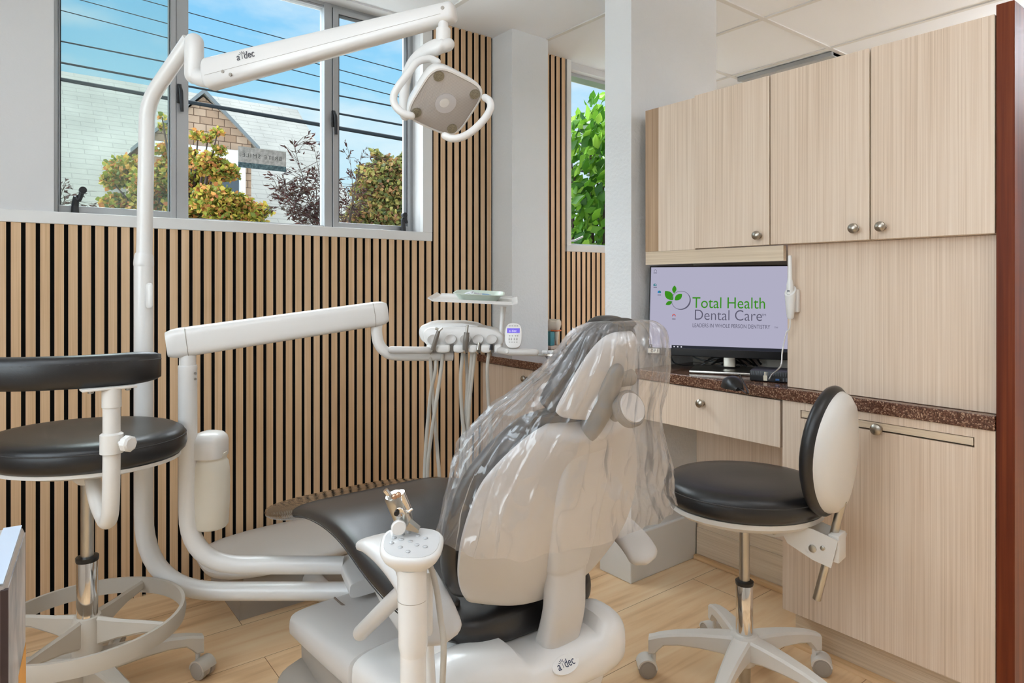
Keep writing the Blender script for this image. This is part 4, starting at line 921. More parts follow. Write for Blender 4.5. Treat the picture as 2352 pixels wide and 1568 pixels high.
mb = MB(); mb.lathe([(.165, .0265), (.166, .036), (.25, .036), (.262, .032), (.263, .0265)], CLv); mb.build('ring_hub', STOOLG, ls)
for k in range(4):
    mb = MB(); leg_loft(mb, CL, R(47 + 90 * k), [(.03, .009, .185, .262), (.09, .0065, .205, .258), (.16, .005, .222, .257), (.231, .005, .226, .255)]); mb.build('ring_spoke', STOOLG, ls)
seat_pad(ls, (LL(0, 0, 0).x, LL(0, 0, 0).y), RT, FW, .250, .212, .692, .742, .768)
mb = MB(); n = 40; mb.loft([[CLv + RT * math.cos(t) * .235 * f + FW * math.sin(t) * .195 * f + Vector((0, 0, z)) for t in [2 * math.pi * k / n for k in range(n)]] for f, z in ((.55, .664), (.75, .668), (1, .684), (1, .693))]); mb.build('seat_pan', STOOLW, ls)
mb = MB(); mb.lathe([(.62, .022), (.63, .032), (.665, .045)], CLv); mb.tube([LL(0, 0, .645), LL(-.09, -.03, .65)], .006, 8); mb.build('height_lever', STOOLW, ls)
pl_, pf_ = .209, -.235
mb = MB(); pth = fillet([LL(.04, -.045, .668), LL(.10, -.12, .610), LL(pl_ * .93, pf_ * .93, .575), LL(pl_, pf_, .70), LL(pl_, pf_, .912)], .075, 8); mb.tube(pth, .0185, 18); mb.build('support_tube', STOOLW, ls)
mb = MB(); mb.lathe([(.76, .019), (.762, .0245), (.806, .0245), (.81, .019)], LL(pl_, pf_, 0), (0, 0, 1)); mb.build('collar', STOOLW, ls); mb = MB(); mb.lathe([(.868, .019), (.87, .0205), (.915, .0205)], LL(pl_, pf_, 0), (0, 0, 1)); mb.build('collar', STOOLW, ls)
kd = (RT * .95 - FW * .3).normalized(); kb = LL(pl_, pf_, .787) + kd * .022
mb = MB(); mb.cyl(kb, kb + kd * .022, .005); mb.lathe([(.016, .014), (.020, .019), (.034, .019), (.038, .014)], kb, kd, 8); mb.build('clamp_knob', PLASTW, ls)
# curved bar
secs = []; n = 40; rb = .300
A0, A1 = R(-26), R(-158)
for k in range(n + 1):
    t = lerp(A0, A1, k / n); e = min(k, n - k) / 5.0; q = min(1.0, math.sin(min(e, 1) * math.pi / 2) ** .6 + .05)
    o = LL(math.cos(t) * rb, math.sin(t) * rb, .955); rd = (RT * math.cos(t) + FW * math.sin(t))
    ring_ = []
    for j in range(20):
        a = 2 * math.pi * j / 20; ca, sa = math.cos(a), math.sin(a)
        ring_.append(o + rd * (.026 * q * math.copysign(abs(ca) ** .7, ca)) + UP * (.0385 * (.72 + .28 * q) * math.copysign(abs(sa) ** .55, sa)))
    secs.append(ring_)
mb = MB(); mb.loft(secs); ab = mb.build('arm_bar', VINYL, ls, smooth=60)
mb = MB(); mb.tube([LL(math.cos(t) * (rb + .024), math.sin(t) * (rb + .024), .974) for t in [lerp(A0 - .05, A1 + .05, k / 40) for k in range(41)]], .0013, 6); mb.build('stitching', STITCH, ab)
mb = MB(); mb.box(-.062, .05, -.02, .02, -.006, 0, .002, 2, basis(LL(pl_, pf_, .918), RT * .75 + FW * .66, FW * .75 - RT * .66)); pl = mb.build('mount_plate', STOOLW, ls)
for dx_ in (-.042, .034):
    mb = MB(); q = LL(pl_, pf_, .912) + (RT * .75 + FW * .66).normalized() * dx_; mb.lathe([(0, .006), (-.006, .006), (-.007, .004)], q, (0, 0, 1), 8); mb.build('bolt', STEEL, ls)
#--SECTION-- dental
# ================================================================== dental chair
XC = .885
def sec_y(Y, w, zb, zt, xc=XC, n=36, ex=2.8, dish=0.0):
    """cross-section in the X-Z plane, superellipse with a dished top"""
    out = []; h = (zt - zb) / 2; zc = (zt + zb) / 2
    for k in range(n):
        a = 2 * math.pi * k / n; ca, sa = math.cos(a), math.sin(a)
        x = math.copysign(abs(ca) ** (2 / ex), ca); z = math.copysign(abs(sa) ** (2 / ex), sa)
        zz = zc + h * z
        if sa > 0: zz -= dish * (1 - x * x) * z
        out.append(Vector((xc + w * x, Y, zz)))
    return out
dc = thing('dental_chair', (.885, 1.4, 0), 'reclined dental chair with black cushions and a white back shell', 'dental chair')
# upholstery of seat and leg rest
tab = [(2.085, .20, .440, .458, 0), (2.078, .225, .432, .472, 0), (2.045, .246, .430, .486, .002), (1.94, .247, .454, .512, .004), (1.82, .243, .495, .545, .006), (1.70, .245, .520, .572, .008), (1.58, .246, .525, .588, .008), (1.48, .246, .512, .585, .010),
       (1.36, .247, .480, .562, .014), (1.25, .240, .452, .540, .016), (1.17, .222, .436, .528, .014), (1.11, .200, .430, .520, .010), (1.075, .178, .432, .514, .006), (1.05, .145, .438, .506, .002), (1.04, .10, .446, .496, 0)]
def smooth_tab(tab, n=4):
    pts = []
    for i in range(len(tab) - 1):
        p0, p1, p2, p3 = tab[max(i - 1, 0)], tab[i], tab[i + 1], tab[min(i + 2, len(tab) - 1)]
        for k in range(n):
            t = k / n; pts.append(tuple(0.5 * (2 * b + (c - a) * t + (2 * a - 5 * b + 4 * c - d) * t * t + (3 * b - a - 3 * c + d) * t ** 3) for a, b, c, d in zip(p0, p1, p2, p3)))
    pts.append(tab[-1]); return pts
TAB = smooth_tab(tab)
mb = MB(); mb.loft([sec_y(Y, w, zb, zt, dish=d, ex=3.0) for Y, w, zb, zt, d in TAB]); seat = mb.build('seat_upholstery', VINYL2, dc, smooth=60)
for s in (-1, 1):
    mb = MB(); mb.tube([Vector((XC + s * (w * .99), Y, lerp(zb, zt, .30))) for Y, w, zb, zt, d in TAB if 1.08 < Y < 2.0], .0013, 6); mb.build('stitching', STITCH, seat)
mb = MB(); mb.tube([Vector((x, 1.0435 + abs(x - XC) ** 2.6 * 1.3, .462)) for x in [XC - .2 + .4 * k / 24 for k in range(25)] if abs(x - XC) < .15], .0014, 6); mb.build('stitching', STITCH, seat)
# raised thigh bolsters meeting the seat
for s in (-1, 1):
    mb = MB(); pth = cr_spline([Vector((XC + s * .222, 1.42, .556)), Vector((XC + s * .19, 1.30, .552)), Vector((XC + s * .165, 1.20, .530)), Vector((XC + s * .16, 1.12, .514))], 8); mb.tube(pth, [.008, .016, .016, .010], 12, round_end=True); mb.build('bolster', VINYL2, dc, smooth=80)
# glossy clear cover over the toe end
def toe_mat():
    m = bpy.data.materials.new('toe_cover_film'); m.use_nodes = True; t = m.node_tree; t.nodes.clear()
    tr = N(t, 'ShaderNodeBsdfTransparent'); gl = N(t, 'ShaderNodeBsdfGlossy'); gl.inputs['Roughness'].default_value = .035
    w = N(t, 'ShaderNodeTexWave'); w.inputs['Scale'].default_value = 24; w.inputs['Distortion'].default_value = 5; w.inputs['Detail'].default_value = 2; w.bands_direction = 'Y'
    tcn = N(t, 'ShaderNodeTexCoord'); t.links.new(tcn.outputs['Object'], w.inputs['Vector'])
    bp = N(t, 'ShaderNodeBump'); bp.inputs['Strength'].default_value = .12; bp.inputs['Distance'].default_value = .004; t.links.new(w.outputs['Fac'], bp.inputs['Height']); t.links.new(bp.outputs[0], gl.inputs['Normal'])
    lw = N(t, 'ShaderNodeLayerWeight'); lw.inputs[0].default_value = .5; rr = ramp(t, [(0, (.10,) * 3 + (1,)), (.5, (.3,) * 3 + (1,)), (1, (.9,) * 3 + (1,))], lw.outputs['Facing'])
    m1 = N(t, 'ShaderNodeMixShader'); t.links.new(rr.outputs[0], m1.inputs[0]); t.links.new(tr.outputs[0], m1.inputs[1]); t.links.new(gl.outputs[0], m1.inputs[2])
    ou = N(t, 'ShaderNodeOutputMaterial'); t.links.new(m1.outputs[0], ou.inputs[0]); return m
TOE = toe_mat()
mb = MB(); mb.loft([sec_y(Y + .004 if Y > 2.03 else Y, w + .004, zb - .004, zt + .004, dish=d, ex=3.0) for Y, w, zb, zt, d in TAB if Y > 1.79]); tag(mb.build('toe_cover', TOE, dc, smooth=60), 'glossy clear plastic toe cover')

# back rest: profile of the rear face, (Y, z, half width)
BP = [(1.052, .532, .11), (1.046, .540, .150), (1.036, .560, .190), (1.012, .620, .222), (.988, .700, .229), (.966, .785, .210), (.947, .830, .182), (.927, .865, .150), (.912, .888, .122), (.905, .900, .098)]
def back_frame(tab, n=5):
    T = smooth_tab(tab, n); out = []
    for i, (y, z, w) in enumerate(T):
        a, b = T[max(i - 1, 0)], T[min(i + 1, len(T) - 1)]
        d = Vector((0, b[0] - a[0], b[1] - a[1])).normalized(); nf = Vector((0, d.z, -d.y))       # towards the patient
        out.append((Vector((XC, y, z)), nf, w, d))
    return out
def back_sec(C, nf, w, f0, f1, rear_bulge, n=40, ex=2.4):
    out = []
    for k in range(n):
        a = 2 * math.pi * k / n; ca, sa = math.cos(a), math.sin(a)
        x = math.copysign(abs(ca) ** (2 / ex), ca) * w; q = math.copysign(abs(sa) ** (2 / ex), sa)
        out.append(C + Vector((x, 0, 0)) + nf * (lerp(f0, f1, q * .5 + .5)))
    return out
BF = back_frame(BP)
def endq(i, n): return min(1.0, math.sin(min(i, n - 1 - i) / 6 * math.pi / 2) if min(i, n - 1 - i) < 6 else 1.0)
secs = []
for i, (C, nf, w, d) in enumerate(BF):
    e = endq(i, len(BF)); ext = (-.022 if i < 3 else (.018 if i > len(BF) - 4 else 0)); th = .010 + .046 * e
    secs.append(back_sec(C + d * ext, nf, w + .020, .002, .002 + th, 0, ex=2.8))
c0, nf0, w0, d0 = BF[0]; secs.insert(0, back_sec(c0 - d0 * .030, nf0, w0 * .8, .008, .010, 0))
c1, nf1, w1_, d1 = BF[-1]; secs.append(back_sec(c1 + d1 * .026, nf1, w1_ * .7, .008, .012, 0))
mb = MB(); mb.loft(secs); bk_ = mb.build('back_cushion', VINYL2, dc, smooth=70)
secs = []
for i, (C, nf, w, d) in enumerate(BF):
    e = endq(i, len(BF)); b = .010 + .030 * e; row = []
    for k in range(41):
        t = k / 40 * 2 - 1; x = t * w; q = (1 - abs(t) ** 2.6)
        row.append(C + Vector((x, 0, 0)) - nf * (b * q))
    row += [C + Vector((w * (1 - 2 * k / 12), 0, 0)) + nf * .006 for k in range(13)]
    secs.append(row)
mb = MB(); mb.loft(secs); tag(mb.build('back_shell', PLASTG, dc, smooth=60), 'smooth white plastic back shell')
# spine and pivot arm behind the shell
SP = smooth_tab([(1.01, .385, .056, .030), (.992, .43, .050, .026), (.972, .50, .0470, .026), (.969, .55, .0455, .026), (.968, .585, .046, .027), (.966, .60, .052, .030), (.953, .66, .060, .028), (.934, .74, .066, .024), (.916, .80, .066, .018), (.902, .845, .056, .012), (.893, .872, .040, .006)], 4)
secs = []
for i, (y, z, w, th) in enumerate(SP):
    a, b = SP[max(i - 1, 0)], SP[min(i + 1, len(SP) - 1)]; d = Vector((0, b[0] - a[0], b[1] - a[1])).normalized(); nf = Vector((0, d.z, -d.y))
    secs.append(back_sec(Vector((XC + .012, y, z)) + nf * th * .5, nf, w, -th, th, 0, 28, 3.2))
mb = MB(); mb.loft(secs); tag(mb.build('back_support_arm', PLASTG, dc, smooth=60), 'white plastic spine and pivot arm')
# head rest
HP = [(.898, .908, .050), (.894, .916, .078), (.886, .930, .093), (.870, .962, .087), (.852, 1.0, .075), (.836, 1.032, .062), (.822, 1.056, .046), (.813, 1.069, .026), (.810, 1.073, .012)]
HF = back_frame(HP, 4); secs = []
for i, (C, nf, w, d) in enumerate(HF):
    e = endq(i, len(HF)); secs.append(back_sec(C + d * (-.014 if i < 2 else .012 if i > len(HF) - 3 else 0), nf, w + .016, 0, .012 + .046 * e, 0, ex=2.6))
mb = MB(); mb.loft(secs); mb.build('headrest_cushion', VINYL2, dc, smooth=70)
secs = []
for i, (C, nf, w, d) in enumerate(HF):
    e = endq(i, len(HF)); b = .006 + .018 * e
    row = [C + Vector((t * w, 0, 0)) - nf * (b * (1 - abs(t) ** 2.4)) for t in [k / 30 * 2 - 1 for k in range(31)]] + [C + Vector((w * (1 - 2 * k / 8), 0, 0)) + nf * .005 for k in range(9)]
    secs.append(row)
mb = MB(); mb.loft(secs); mb.build('headrest_shell', PLASTG, dc, smooth=60)
hb_ = MB(); 
hb_.tube([Vector((XC - .010, .905, .868)), Vector((XC - .010, .880, .895)), Vector((XC - .010, .858, .925)), Vector((XC - .010, .835, .975)), Vector((XC - .010, .822, 1.0))], [.021, .021, .021, .020, .016], 16, flat=1.0, round_end=True)
BRK = pbr('bracket_grey', (128, 122, 116), .45)
tag(hb_.build('headrest_bracket', BRK, dc, smooth=60), 'grey sliding headrest bracket')
kc = Vector((XC + .018, .826, .926)); kn = Vector((-.05, -.90, .38)).normalized()
mb = MB(); mb.lathe([(-.03, .014), (.0, .016), (.002, .031), (.006, .034), (.018, .034), (.021, .031), (.0215, .01)], kc, kn, 30); hk = mb.build('headrest_knob', BRK, dc, smooth=40)
mb = MB(); mb.lathe([(.0205, .028), (.024, .027), (.0245, .001)], kc, kn, 30); mb.build('knob_cap', PLASTG, hk, smooth=40)
mb = MB(); c = Vector((XC + .020, .835, .984)); mb.cyl(c - Vector((.014, 0, 0)), c + Vector((.026, 0, 0)), .016, .016, 20, .003); mb.build('headrest_hinge', BRK, dc)
# arm rests
for s in (-1, 1):
    xa = XC + s * .262
    pth = cr_spline([Vector((xa, 1.295, .608)), Vector((xa, 1.25, .619)), Vector((xa, 1.18, .616)), Vector((xa + s * .002, 1.11, .602)), Vector((xa + s * .006, 1.05, .578)), Vector((xa + s * .008, 1.012, .553)), Vector((xa + s * .008, .988, .524))], 6)
    secs = []; m = len(pth)
    for i, p in enumerate(pth):
        t = (pth[min(i + 1, m - 1)] - pth[max(i - 1, 0)]).normalized(); nn = Vector((1, 0, 0)).cross(t).normalized()
        e = min(1, math.sqrt(max(0, 1 - (1 - min(1, min(i, m - 1 - i) / 5)) ** 2)) + .06)
        secs.append([p + Vector((1, 0, 0)) * (.045 * e * math.copysign(abs(math.cos(a)) ** .6, math.cos(a))) + nn * (.013 * (.5 + .5 * e) * math.copysign(abs(math.sin(a)) ** .7, math.sin(a))) for a in [2 * math.pi * k / 20 for k in range(20)]])
    mb = MB(); mb.loft(secs); ar = mb.build('armrest', PLASTG, dc, smooth=60)
    mb = MB(); mb.tube([Vector((xa + s * .0, 1.345, .392)), Vector((xa, 1.20, .515)), Vector((xa, 1.13, .572))], .0165, 16, round_end=True); mb.build('armrest_link', PLASTG, ar, smooth=60)
# frame under the seat
mb = MB(); mb.loft([sec_y(Y, w, zb, zt, ex=5) for Y, w, zb, zt in ((1.62, .09, .36, .47), (1.60, .12, .345, .50), (1.45, .16, .35, .50), (1.3, .18, .34, .455), (1.1, .185, .34, .432), (1.075, .17, .345, .428))]); mb.build('seat_frame', PLASTW, dc, smooth=50)
# yoke carrying the back arm
secs = []
for x, yc_, zc_, ry_, rz_ in [(.610, 1.05, .382, .02, .03), (.62, 1.05, .385, .05, .052), (.66, 1.045, .390, .068, .066), (.72, 1.04, .392, .074, .068), (.775, 1.03, .394, .076, .066), (.795, 1.028, .388, .079, .052), (.975, 1.022, .388, .079, .052), (.992, 1.02, .396, .074, .066), (1.02, 1.02, .398, .072, .066), (1.045, 1.02, .398, .066, .060), (1.062, 1.02, .398, .05, .045), (1.07, 1.02, .398, .02, .02)]:
    secs.append([Vector((x, yc_ + math.copysign(abs(math.cos(a)) ** .75, math.cos(a)) * ry_, zc_ + math.copysign(abs(math.sin(a)) ** .75, math.sin(a)) * rz_)) for a in [2 * math.pi * k / 28 for k in range(28)]])
mb = MB(); mb.loft(secs); yk = mb.build('back_yoke', PLASTW, dc, smooth=40)
LOGO = pbr('logo_grey', (92, 90, 96), 0.5); LOGOB = pbr('logo_navy', (48, 56, 84), 0.5)
lc = P(1262, 1541, 1.26)
# covers over the lift arm
mb = MB(); mb.loft([sec_y(Y, w, zb, zt, xc=.868, ex=4.5) for Y, w, zb, zt in ((1.865, .19, .180, .215), (1.855, .222, .170, .232), (1.82, .238, .168, .245), (1.70, .243, .182, .268), (1.55, .246, .198, .292), (1.405, .248, .215, .318), (1.40, .242, .22, .312))]); mb.build('lift_cover', PLASTG, dc, smooth=40)
mb = MB(); mb.loft([sec_y(Y, w, zb, zt, xc=.838, ex=4.5) for Y, w, zb, zt in ((1.385, .21, .22, .320), (1.38, .22, .215, .330), (1.25, .222, .24, .350), (1.12, .218, .262, .372), (1.04, .205, .28, .38), (1.0, .19, .29, .375), (.985, .17, .30, .365))]); mb.build('lift_cover', PLASTW, dc, smooth=40)
mb = MB(); mb.loft([sec_y(Y, w, zb, zt, xc=.868, ex=6) for Y, w, zb, zt in ((1.83, .20, .085, .18), (1.5, .225, .085, .21), (1.2, .225, .085, .25), (1.1, .20, .085, .26))]); mb.build('lift_housing', PLASTD, dc, smooth=40)
mb = MB(); mb.loft([[Vector((.87 + math.copysign(abs(math.cos(a)) ** .4, math.cos(a)) * .315 * f, 1.42 + math.copysign(abs(math.sin(a)) ** .4, math.sin(a)) * .455 * f, z)) for a in [2 * math.pi * k / 48 for k in range(48)]] for f, z in ((1, 0), (1, .06), (.985, .085), (.95, .098), (.6, .104))]); mb.build('base_plate', PLASTD, dc, smooth=50)
mb = MB(); mb.cyl((XC, 1.885, .10), (XC, 1.885, .40), .048, .048, 28, .004); mb.loft([sec_y(Y, w, .28, .325, ex=6) for Y, w in ((1.91, .07), (1.86, .085), (1.72, .12))]); mb.build('front_pivot', PLASTW, dc, smooth=40)
# maker's badge on the yoke
bx = Vector((1, 0, 0)); by = Vector((0, .36, .93)).normalized(); pb_ = Vector((.885, .918, .388))
by = Vector((0, .42, .91)); by = Vector((0, .66, .75)); mbz = basis(Vector((.872, .952, .414)), bx, by)
mb = MB(); secs = [[mbz @ Vector((math.cos(a) * .034 * f, math.sin(a) * .017 * f, w)) for a in [2 * math.pi * k / 36 for k in range(36)]] for f, w in ((1, -.01), (1, .0010), (.97, .0016))]; mb.loft(secs); bdg = mb.build('maker_badge', PLASTW, yk, smooth=40)
m_ = mbz.copy(); m_.translation = mbz @ Vector((-.022, -.006, .0018)); BADGE = (bdg, m_.copy())

# ---- clear protective bag over head rest and back
RG = [(1.092, .850, .925, .800, .822), (1.088, .815, .965, .786, .850), (1.065, .785, .995, .772, .875), (1.02, .762, 1.005, .766, .915), (.965, .735, 1.035, .780, .985), (.91, .700, 1.055, .795, 1.055), (.85, .662, 1.085, .805, 1.09), (.78, .634, 1.118, .812, 1.10), (.73, .628, 1.130, .818, 1.11), (.700, .622, 1.145, .822, 1.118)]
secs = []; n = 300; T = smooth_tab(RG, 9)
for i, (z, xl, xr, yr, yf) in enumerate(T):
    f = min(1, (i + 2) / 18); low = max(0, (.82 - z) / .12); row = []
    for k in range(n):
        a = 2 * math.pi * k / n; ca, sa = math.cos(a), math.sin(a)
        x = (xl + xr) / 2 + (xr - xl) / 2 * math.copysign(abs(ca) ** .8, ca); y = (yr + yf) / 2 + (yf - yr) / 2 * math.copysign(abs(sa) ** .8, sa)
        p = Vector((x, y, z)); o = Vector((ca, sa, 0))
        r1 = 1 - 2 * abs(noise.noise(Vector((a * 2.2 + z * 7, z * 5.0, 1.3)))) ; r2 = noise.noise(Vector((ca * 9 + z * 14, sa * 9, z * 9)))
        side = max(0.0, math.cos(a - R(140))) ** 1.5          # the stretched folds gather along the left cushion edge
        ph = a * 13 + 2.4 * noise.noise(Vector((z * 5, ca * 2, 3.1))) + z * 6
        fold = (1 - abs(math.sin(ph))) ** 3 * (.0045 + .014 * side) * (.5 + .5 * noise.noise(Vector((a * 3, z * 6, 9))) + .25)
        p += o * f * (.008 * r1 + .003 * r2 - .003 + fold) + UP * (.010 * low * noise.noise(Vector((ca * 5, sa * 5, 7))))
        row.append(p)
    secs.append(row)
pbag = MB(); pbag.loft(secs, cap=False); L0 = [v for v in pbag.b.verts][:n]; pbag.b.verts.ensure_lookup_table(); pbag.b.faces.new([pbag.b.verts[k] for k in range(n)])
o = pbag.build('plastic_cover', FILM, smooth=70); tag(o, 'clear crinkled plastic bag pulled over the chair head and back', 'plastic cover')

# ================================================================== lamp on its post
dl = thing('dental_light', (.349, 2.32, 0), 'white dental lamp on a tall bent post with a square lamp head', 'lamp')
mb = MB(); pth = fillet([P(835, 1357, 2.0), P(330, 1357, 2.05), P(330, 600, 2.05)], .24, 12); mb.tube(pth, .0272, 24); mb.build('lower_post', PLASTW, dl, smooth=60)
mb = MB(); mb.lathe([(-.012, .0272), (-.006, .0285), (.0, .0285), (.022, .0262), (.030, .0234)], P(330, 603, 2.05)); mb.build('post_collar', PLASTW, dl, smooth=40)
mb = MB(); pth = fillet([P(331, 602, 2.05), P(338, 235, 2.05), P(436, 92, 1.99)], .06, 8); mb.tube(pth, .0226, 24); mb.build('upper_post', PLASTW, dl, smooth=60)
mb = MB(); b0 = P(343, 702, 2.02); mb.tube([P(343, 700, 2.028), P(343, 658, 2.028)], .0115, 14, flat=.5, flatdir=FW, round_end=True); mb.build('post_badge', PLASTW, dl, smooth=60)
mb = MB(); k0, k1 = P(446, 98, 1.97), P(446, 172, 1.97); mb.tube([k0, k1], .0272, 24, round_end=True)
mb.tube(cr_spline([P(446, 165, 1.97), P(460, 180, 1.965), P(492, 184, 1.955)], 5), [.026, .024, .024], 20); mb.build('knuckle', PLASTW, dl, smooth=60)
def arm_loft(a, b, h0, h1, d0, d1, up, ex=3.2, e0=.012, e1=.012):
    ax = (b - a).normalized(); u = (up - ax * up.dot(ax)).normalized(); v = ax.cross(u); secs = []; Ln = (b - a).length
    for t, q in ((0, .82), (e0 / Ln * .5, .95), (e0 / Ln, 1), (.25, 1), (.5, 1), (.75, 1), (1 - e1 / Ln, 1), (1 - e1 / Ln * .4, .94), (1, .78)):
        h, d = lerp(h0, h1, t) * .5 * q, lerp(d0, d1, t) * .5 * q
        secs.append([a + ax * Ln * t + u * h * math.copysign(abs(math.sin(k)) ** (2 / ex), math.sin(k)) + v * d * math.copysign(abs(math.cos(k)) ** (2 / ex), math.cos(k)) for k in [2 * math.pi * j / 32 for j in range(32)]])
    return MB().loft(secs), ax, u, v
fa, fb = P(476, 173, 1.955), P(1044, 27, 1.75)
mb, ax, u, v = arm_loft(fa, fb, .094, .054, .066, .050, UP); fx = mb.build('flex_arm', PLASTW, dl, smooth=50)
mb = MB(); mb.tube([lerp(fa, fb, t) - u * lerp(.094, .054, t) * .14 + v * 0 - (v if v.dot(FW) > 0 else -v) * lerp(.0328, .0248, t) * 1.0 for t in (.02, .96)], .0006, 5); mb.build('seam', PLASTD, fx)
vt = -v if v.dot(FW) > 0 else v
for t, dz_ in ((.97, .006), (.13, -.030), (.10, -.016)):
    mb = MB(); q = lerp(fa, fb, t) + u * dz_ + vt * lerp(.031, .0235, t); mb.lathe([(0, .005), (.003, .005), (.0035, .001)], q, vt, 12); mb.build('screw', PLASTD, fx)
lm = basis(lerp(fa, fb, .165) + u * .004 + vt * .0322, ax, u)
def maker(par, m, M, s, e):
    text('a', 'lettering', m, par, M, s, e, sx=.9)
    M2 = M.copy(); M2.translation = M @ Vector((s * .80, 0, 0)); text('dec', 'lettering', m, par, M2, s, e, sx=.84)
    mb = MB()
    for k in range(5):
        a = R(90 + (k - 2) * 32); d = Vector((math.cos(a), math.sin(a), 0)); o = Vector((s * .62, s * .40, 0)); p = Vector((-d.y, d.x, 0))
        mb.prism([M @ (o + d * s * .16 - p * s * .012), M @ (o + d * s * .36 - p * s * .03), M @ (o + d * s * .40), M @ (o + d * s * .36 + p * s * .03), M @ (o + d * s * .16 + p * s * .012)], (M.to_3x3() @ Vector((0, 0, 1))) * e)
    mb.prism([M @ Vector((s * .60, s * .06, 0)), M @ Vector((s * .64, s * .06, 0)), M @ Vector((s * .635, s * .5, 0)), M @ Vector((s * .605, s * .5, 0))], (M.to_3x3() @ Vector((0, 0, 1))) * e)
    mb.build('emblem', m, par, smooth=0)
maker(fx, LOGO, lm, .030, .0008)
hd = Vector(P(1018, 62, 1.752))
mb = MB(); mb.cyl(P(1018, 36, 1.752), P(1018, 80, 1.752), .0138); mb.lathe([(0, .0185), (-.004, .0195), (-.048, .0195), (-.052, .018)], P(1018, 66, 1.752)); mb.build('swivel', PLASTW, dl)
mb = MB(); pth = cr_spline([P(1024, 103, 1.752), P(1004, 108, 1.755), P(972, 122, 1.775), P(944, 150, 1.80), P(930, 195, 1.82), P(928, 238, 1.81), P(930, 262, 1.80)], 8)
mb.tube(pth, [.024, .0245, .021, .018, .017, .017, .018], 22, flat=.8, flatdir=RT, round_end=True); mb.build('yoke', PLASTW, dl, smooth=70)
maker(BADGE[0], LOGOB, BADGE[1], .022, .0003)
# lamp head
hc = P(1023, 236, 1.72); vdir = (hc - Vector((0, 0, CAMH))).normalized()
r_ = RT.copy(); u_ = r_.cross(vdir).normalized(); 
if u_.z < 0: u_ = -u_
nn = (-vdir * math.cos(R(34)) - u_ * math.sin(R(34)) * .9 + r_ * .24).normalized(); a1 = (r_ - nn * r_.dot(nn)).normalized(); a2 = (u_ - nn * u_.dot(nn)); a2 = (a2 - a1 * a2.dot(a1)).normalized()
ro = R(8.5 + 45); ex_, ey_ = (a1 * math.cos(ro) + a2 * math.sin(ro)).normalized(), (a2 * math.cos(ro) - a1 * math.sin(ro)).normalized()
HM = basis(hc, ex_, ey_)
if (HM.to_3x3() @ Vector((0, 0, 1))).dot(nn) < 0: HM = basis(hc, ey_, ex_)
def rsq(h, z, ex=4.2, n=48, off=(0, 0)): return [HM @ Vector((off[0] + h * math.copysign(abs(math.cos(t)) ** (2 / ex), math.cos(t)), off[1] + h * math.copysign(abs(math.sin(t)) ** (2 / ex), math.sin(t)), z)) for t in [2 * math.pi * k / n for k in range(n)]]
mb = MB(); mb.loft([rsq(.050, -.056), rsq(.066, -.052), rsq(.080, -.036), rsq(.0855, -.012), rsq(.0860, -.003), rsq(.084, .002), rsq(.080, .003), rsq(.079, 0)]); lh = mb.build('lamp_head', PLASTW, dl, smooth=40)
LENS = pbr('lamp_lens', (186, 180, 176), 0.25, coat=.3)
t_ = LENS.node_tree; wv = N(t_, 'ShaderNodeTexWave'); wv.inputs['Scale'].default_value = 90; tcn = N(t_, 'ShaderNodeTexCoord'); t_.links.new(tcn.outputs['Object'], wv.inputs['Vector']); bp = N(t_, 'ShaderNodeBump'); bp.inputs['Strength'].default_value = .25; bp.inputs['Distance'].default_value = .001; t_.links.new(wv.outputs['Fac'], bp.inputs['Height']); t_.links.new(bp.outputs[0], t_.nodes['Principled BSDF'].inputs['Normal'])
mb = MB(); mb.loft([rsq(.0785, -.001), rsq(.0785, .0015), rsq(.077, .0022)]); lens = mb.build('lens', LENS, lh, smooth=40)
LEDM = pbr('led_reflector', (140, 132, 112), 0.25, .4, var=((600, 600, 600), (96, 88, 70), (186, 180, 160), 2)); LEDC = pbr('led_cup', (206, 204, 206), 0.2, coat=.5)
def disc(x, y, r, m, z=.0026, nm='led'):
    mb = MB(); mb.lathe([(0, r), (.0012, r), (.0014, r * .8), (.001, .001)], HM @ Vector((x, y, z)), nn, 26); return mb.build(nm, m, lh)
for sx_, sy_ in ((-1, -1), (1, -1), (1, 1), (-1, 1)): disc(sx_ * .057, sy_ * .057, .0140, LEDM)
disc(0, 0, .0285, LEDC, nm='centre_cup'); disc(.0, .004, .013, PLASTW, .0034, 'centre_cup')
for pts, nm in (([P(1004, 142, 1.735), P(985, 135, 1.73), P(958, 143, 1.72), P(938, 168, 1.71), P(914, 200, 1.70), P(904, 222, 1.70), P(908, 243, 1.70), P(926, 260, 1.70), P(945, 266, 1.705)], 'handle'), ([P(1114, 224, 1.735), P(1125, 233, 1.72), P(1126, 250, 1.71), P(1112, 274, 1.695), P(1085, 301, 1.69), P(1060, 315, 1.685), P(1038, 318, 1.685), P(1022, 312, 1.69)], 'handle')):
    mb = MB(); mb.tube(cr_spline(pts, 6), 0.0098, 16, round_end=True); mb.build(nm, PLASTW, dl, smooth=70)

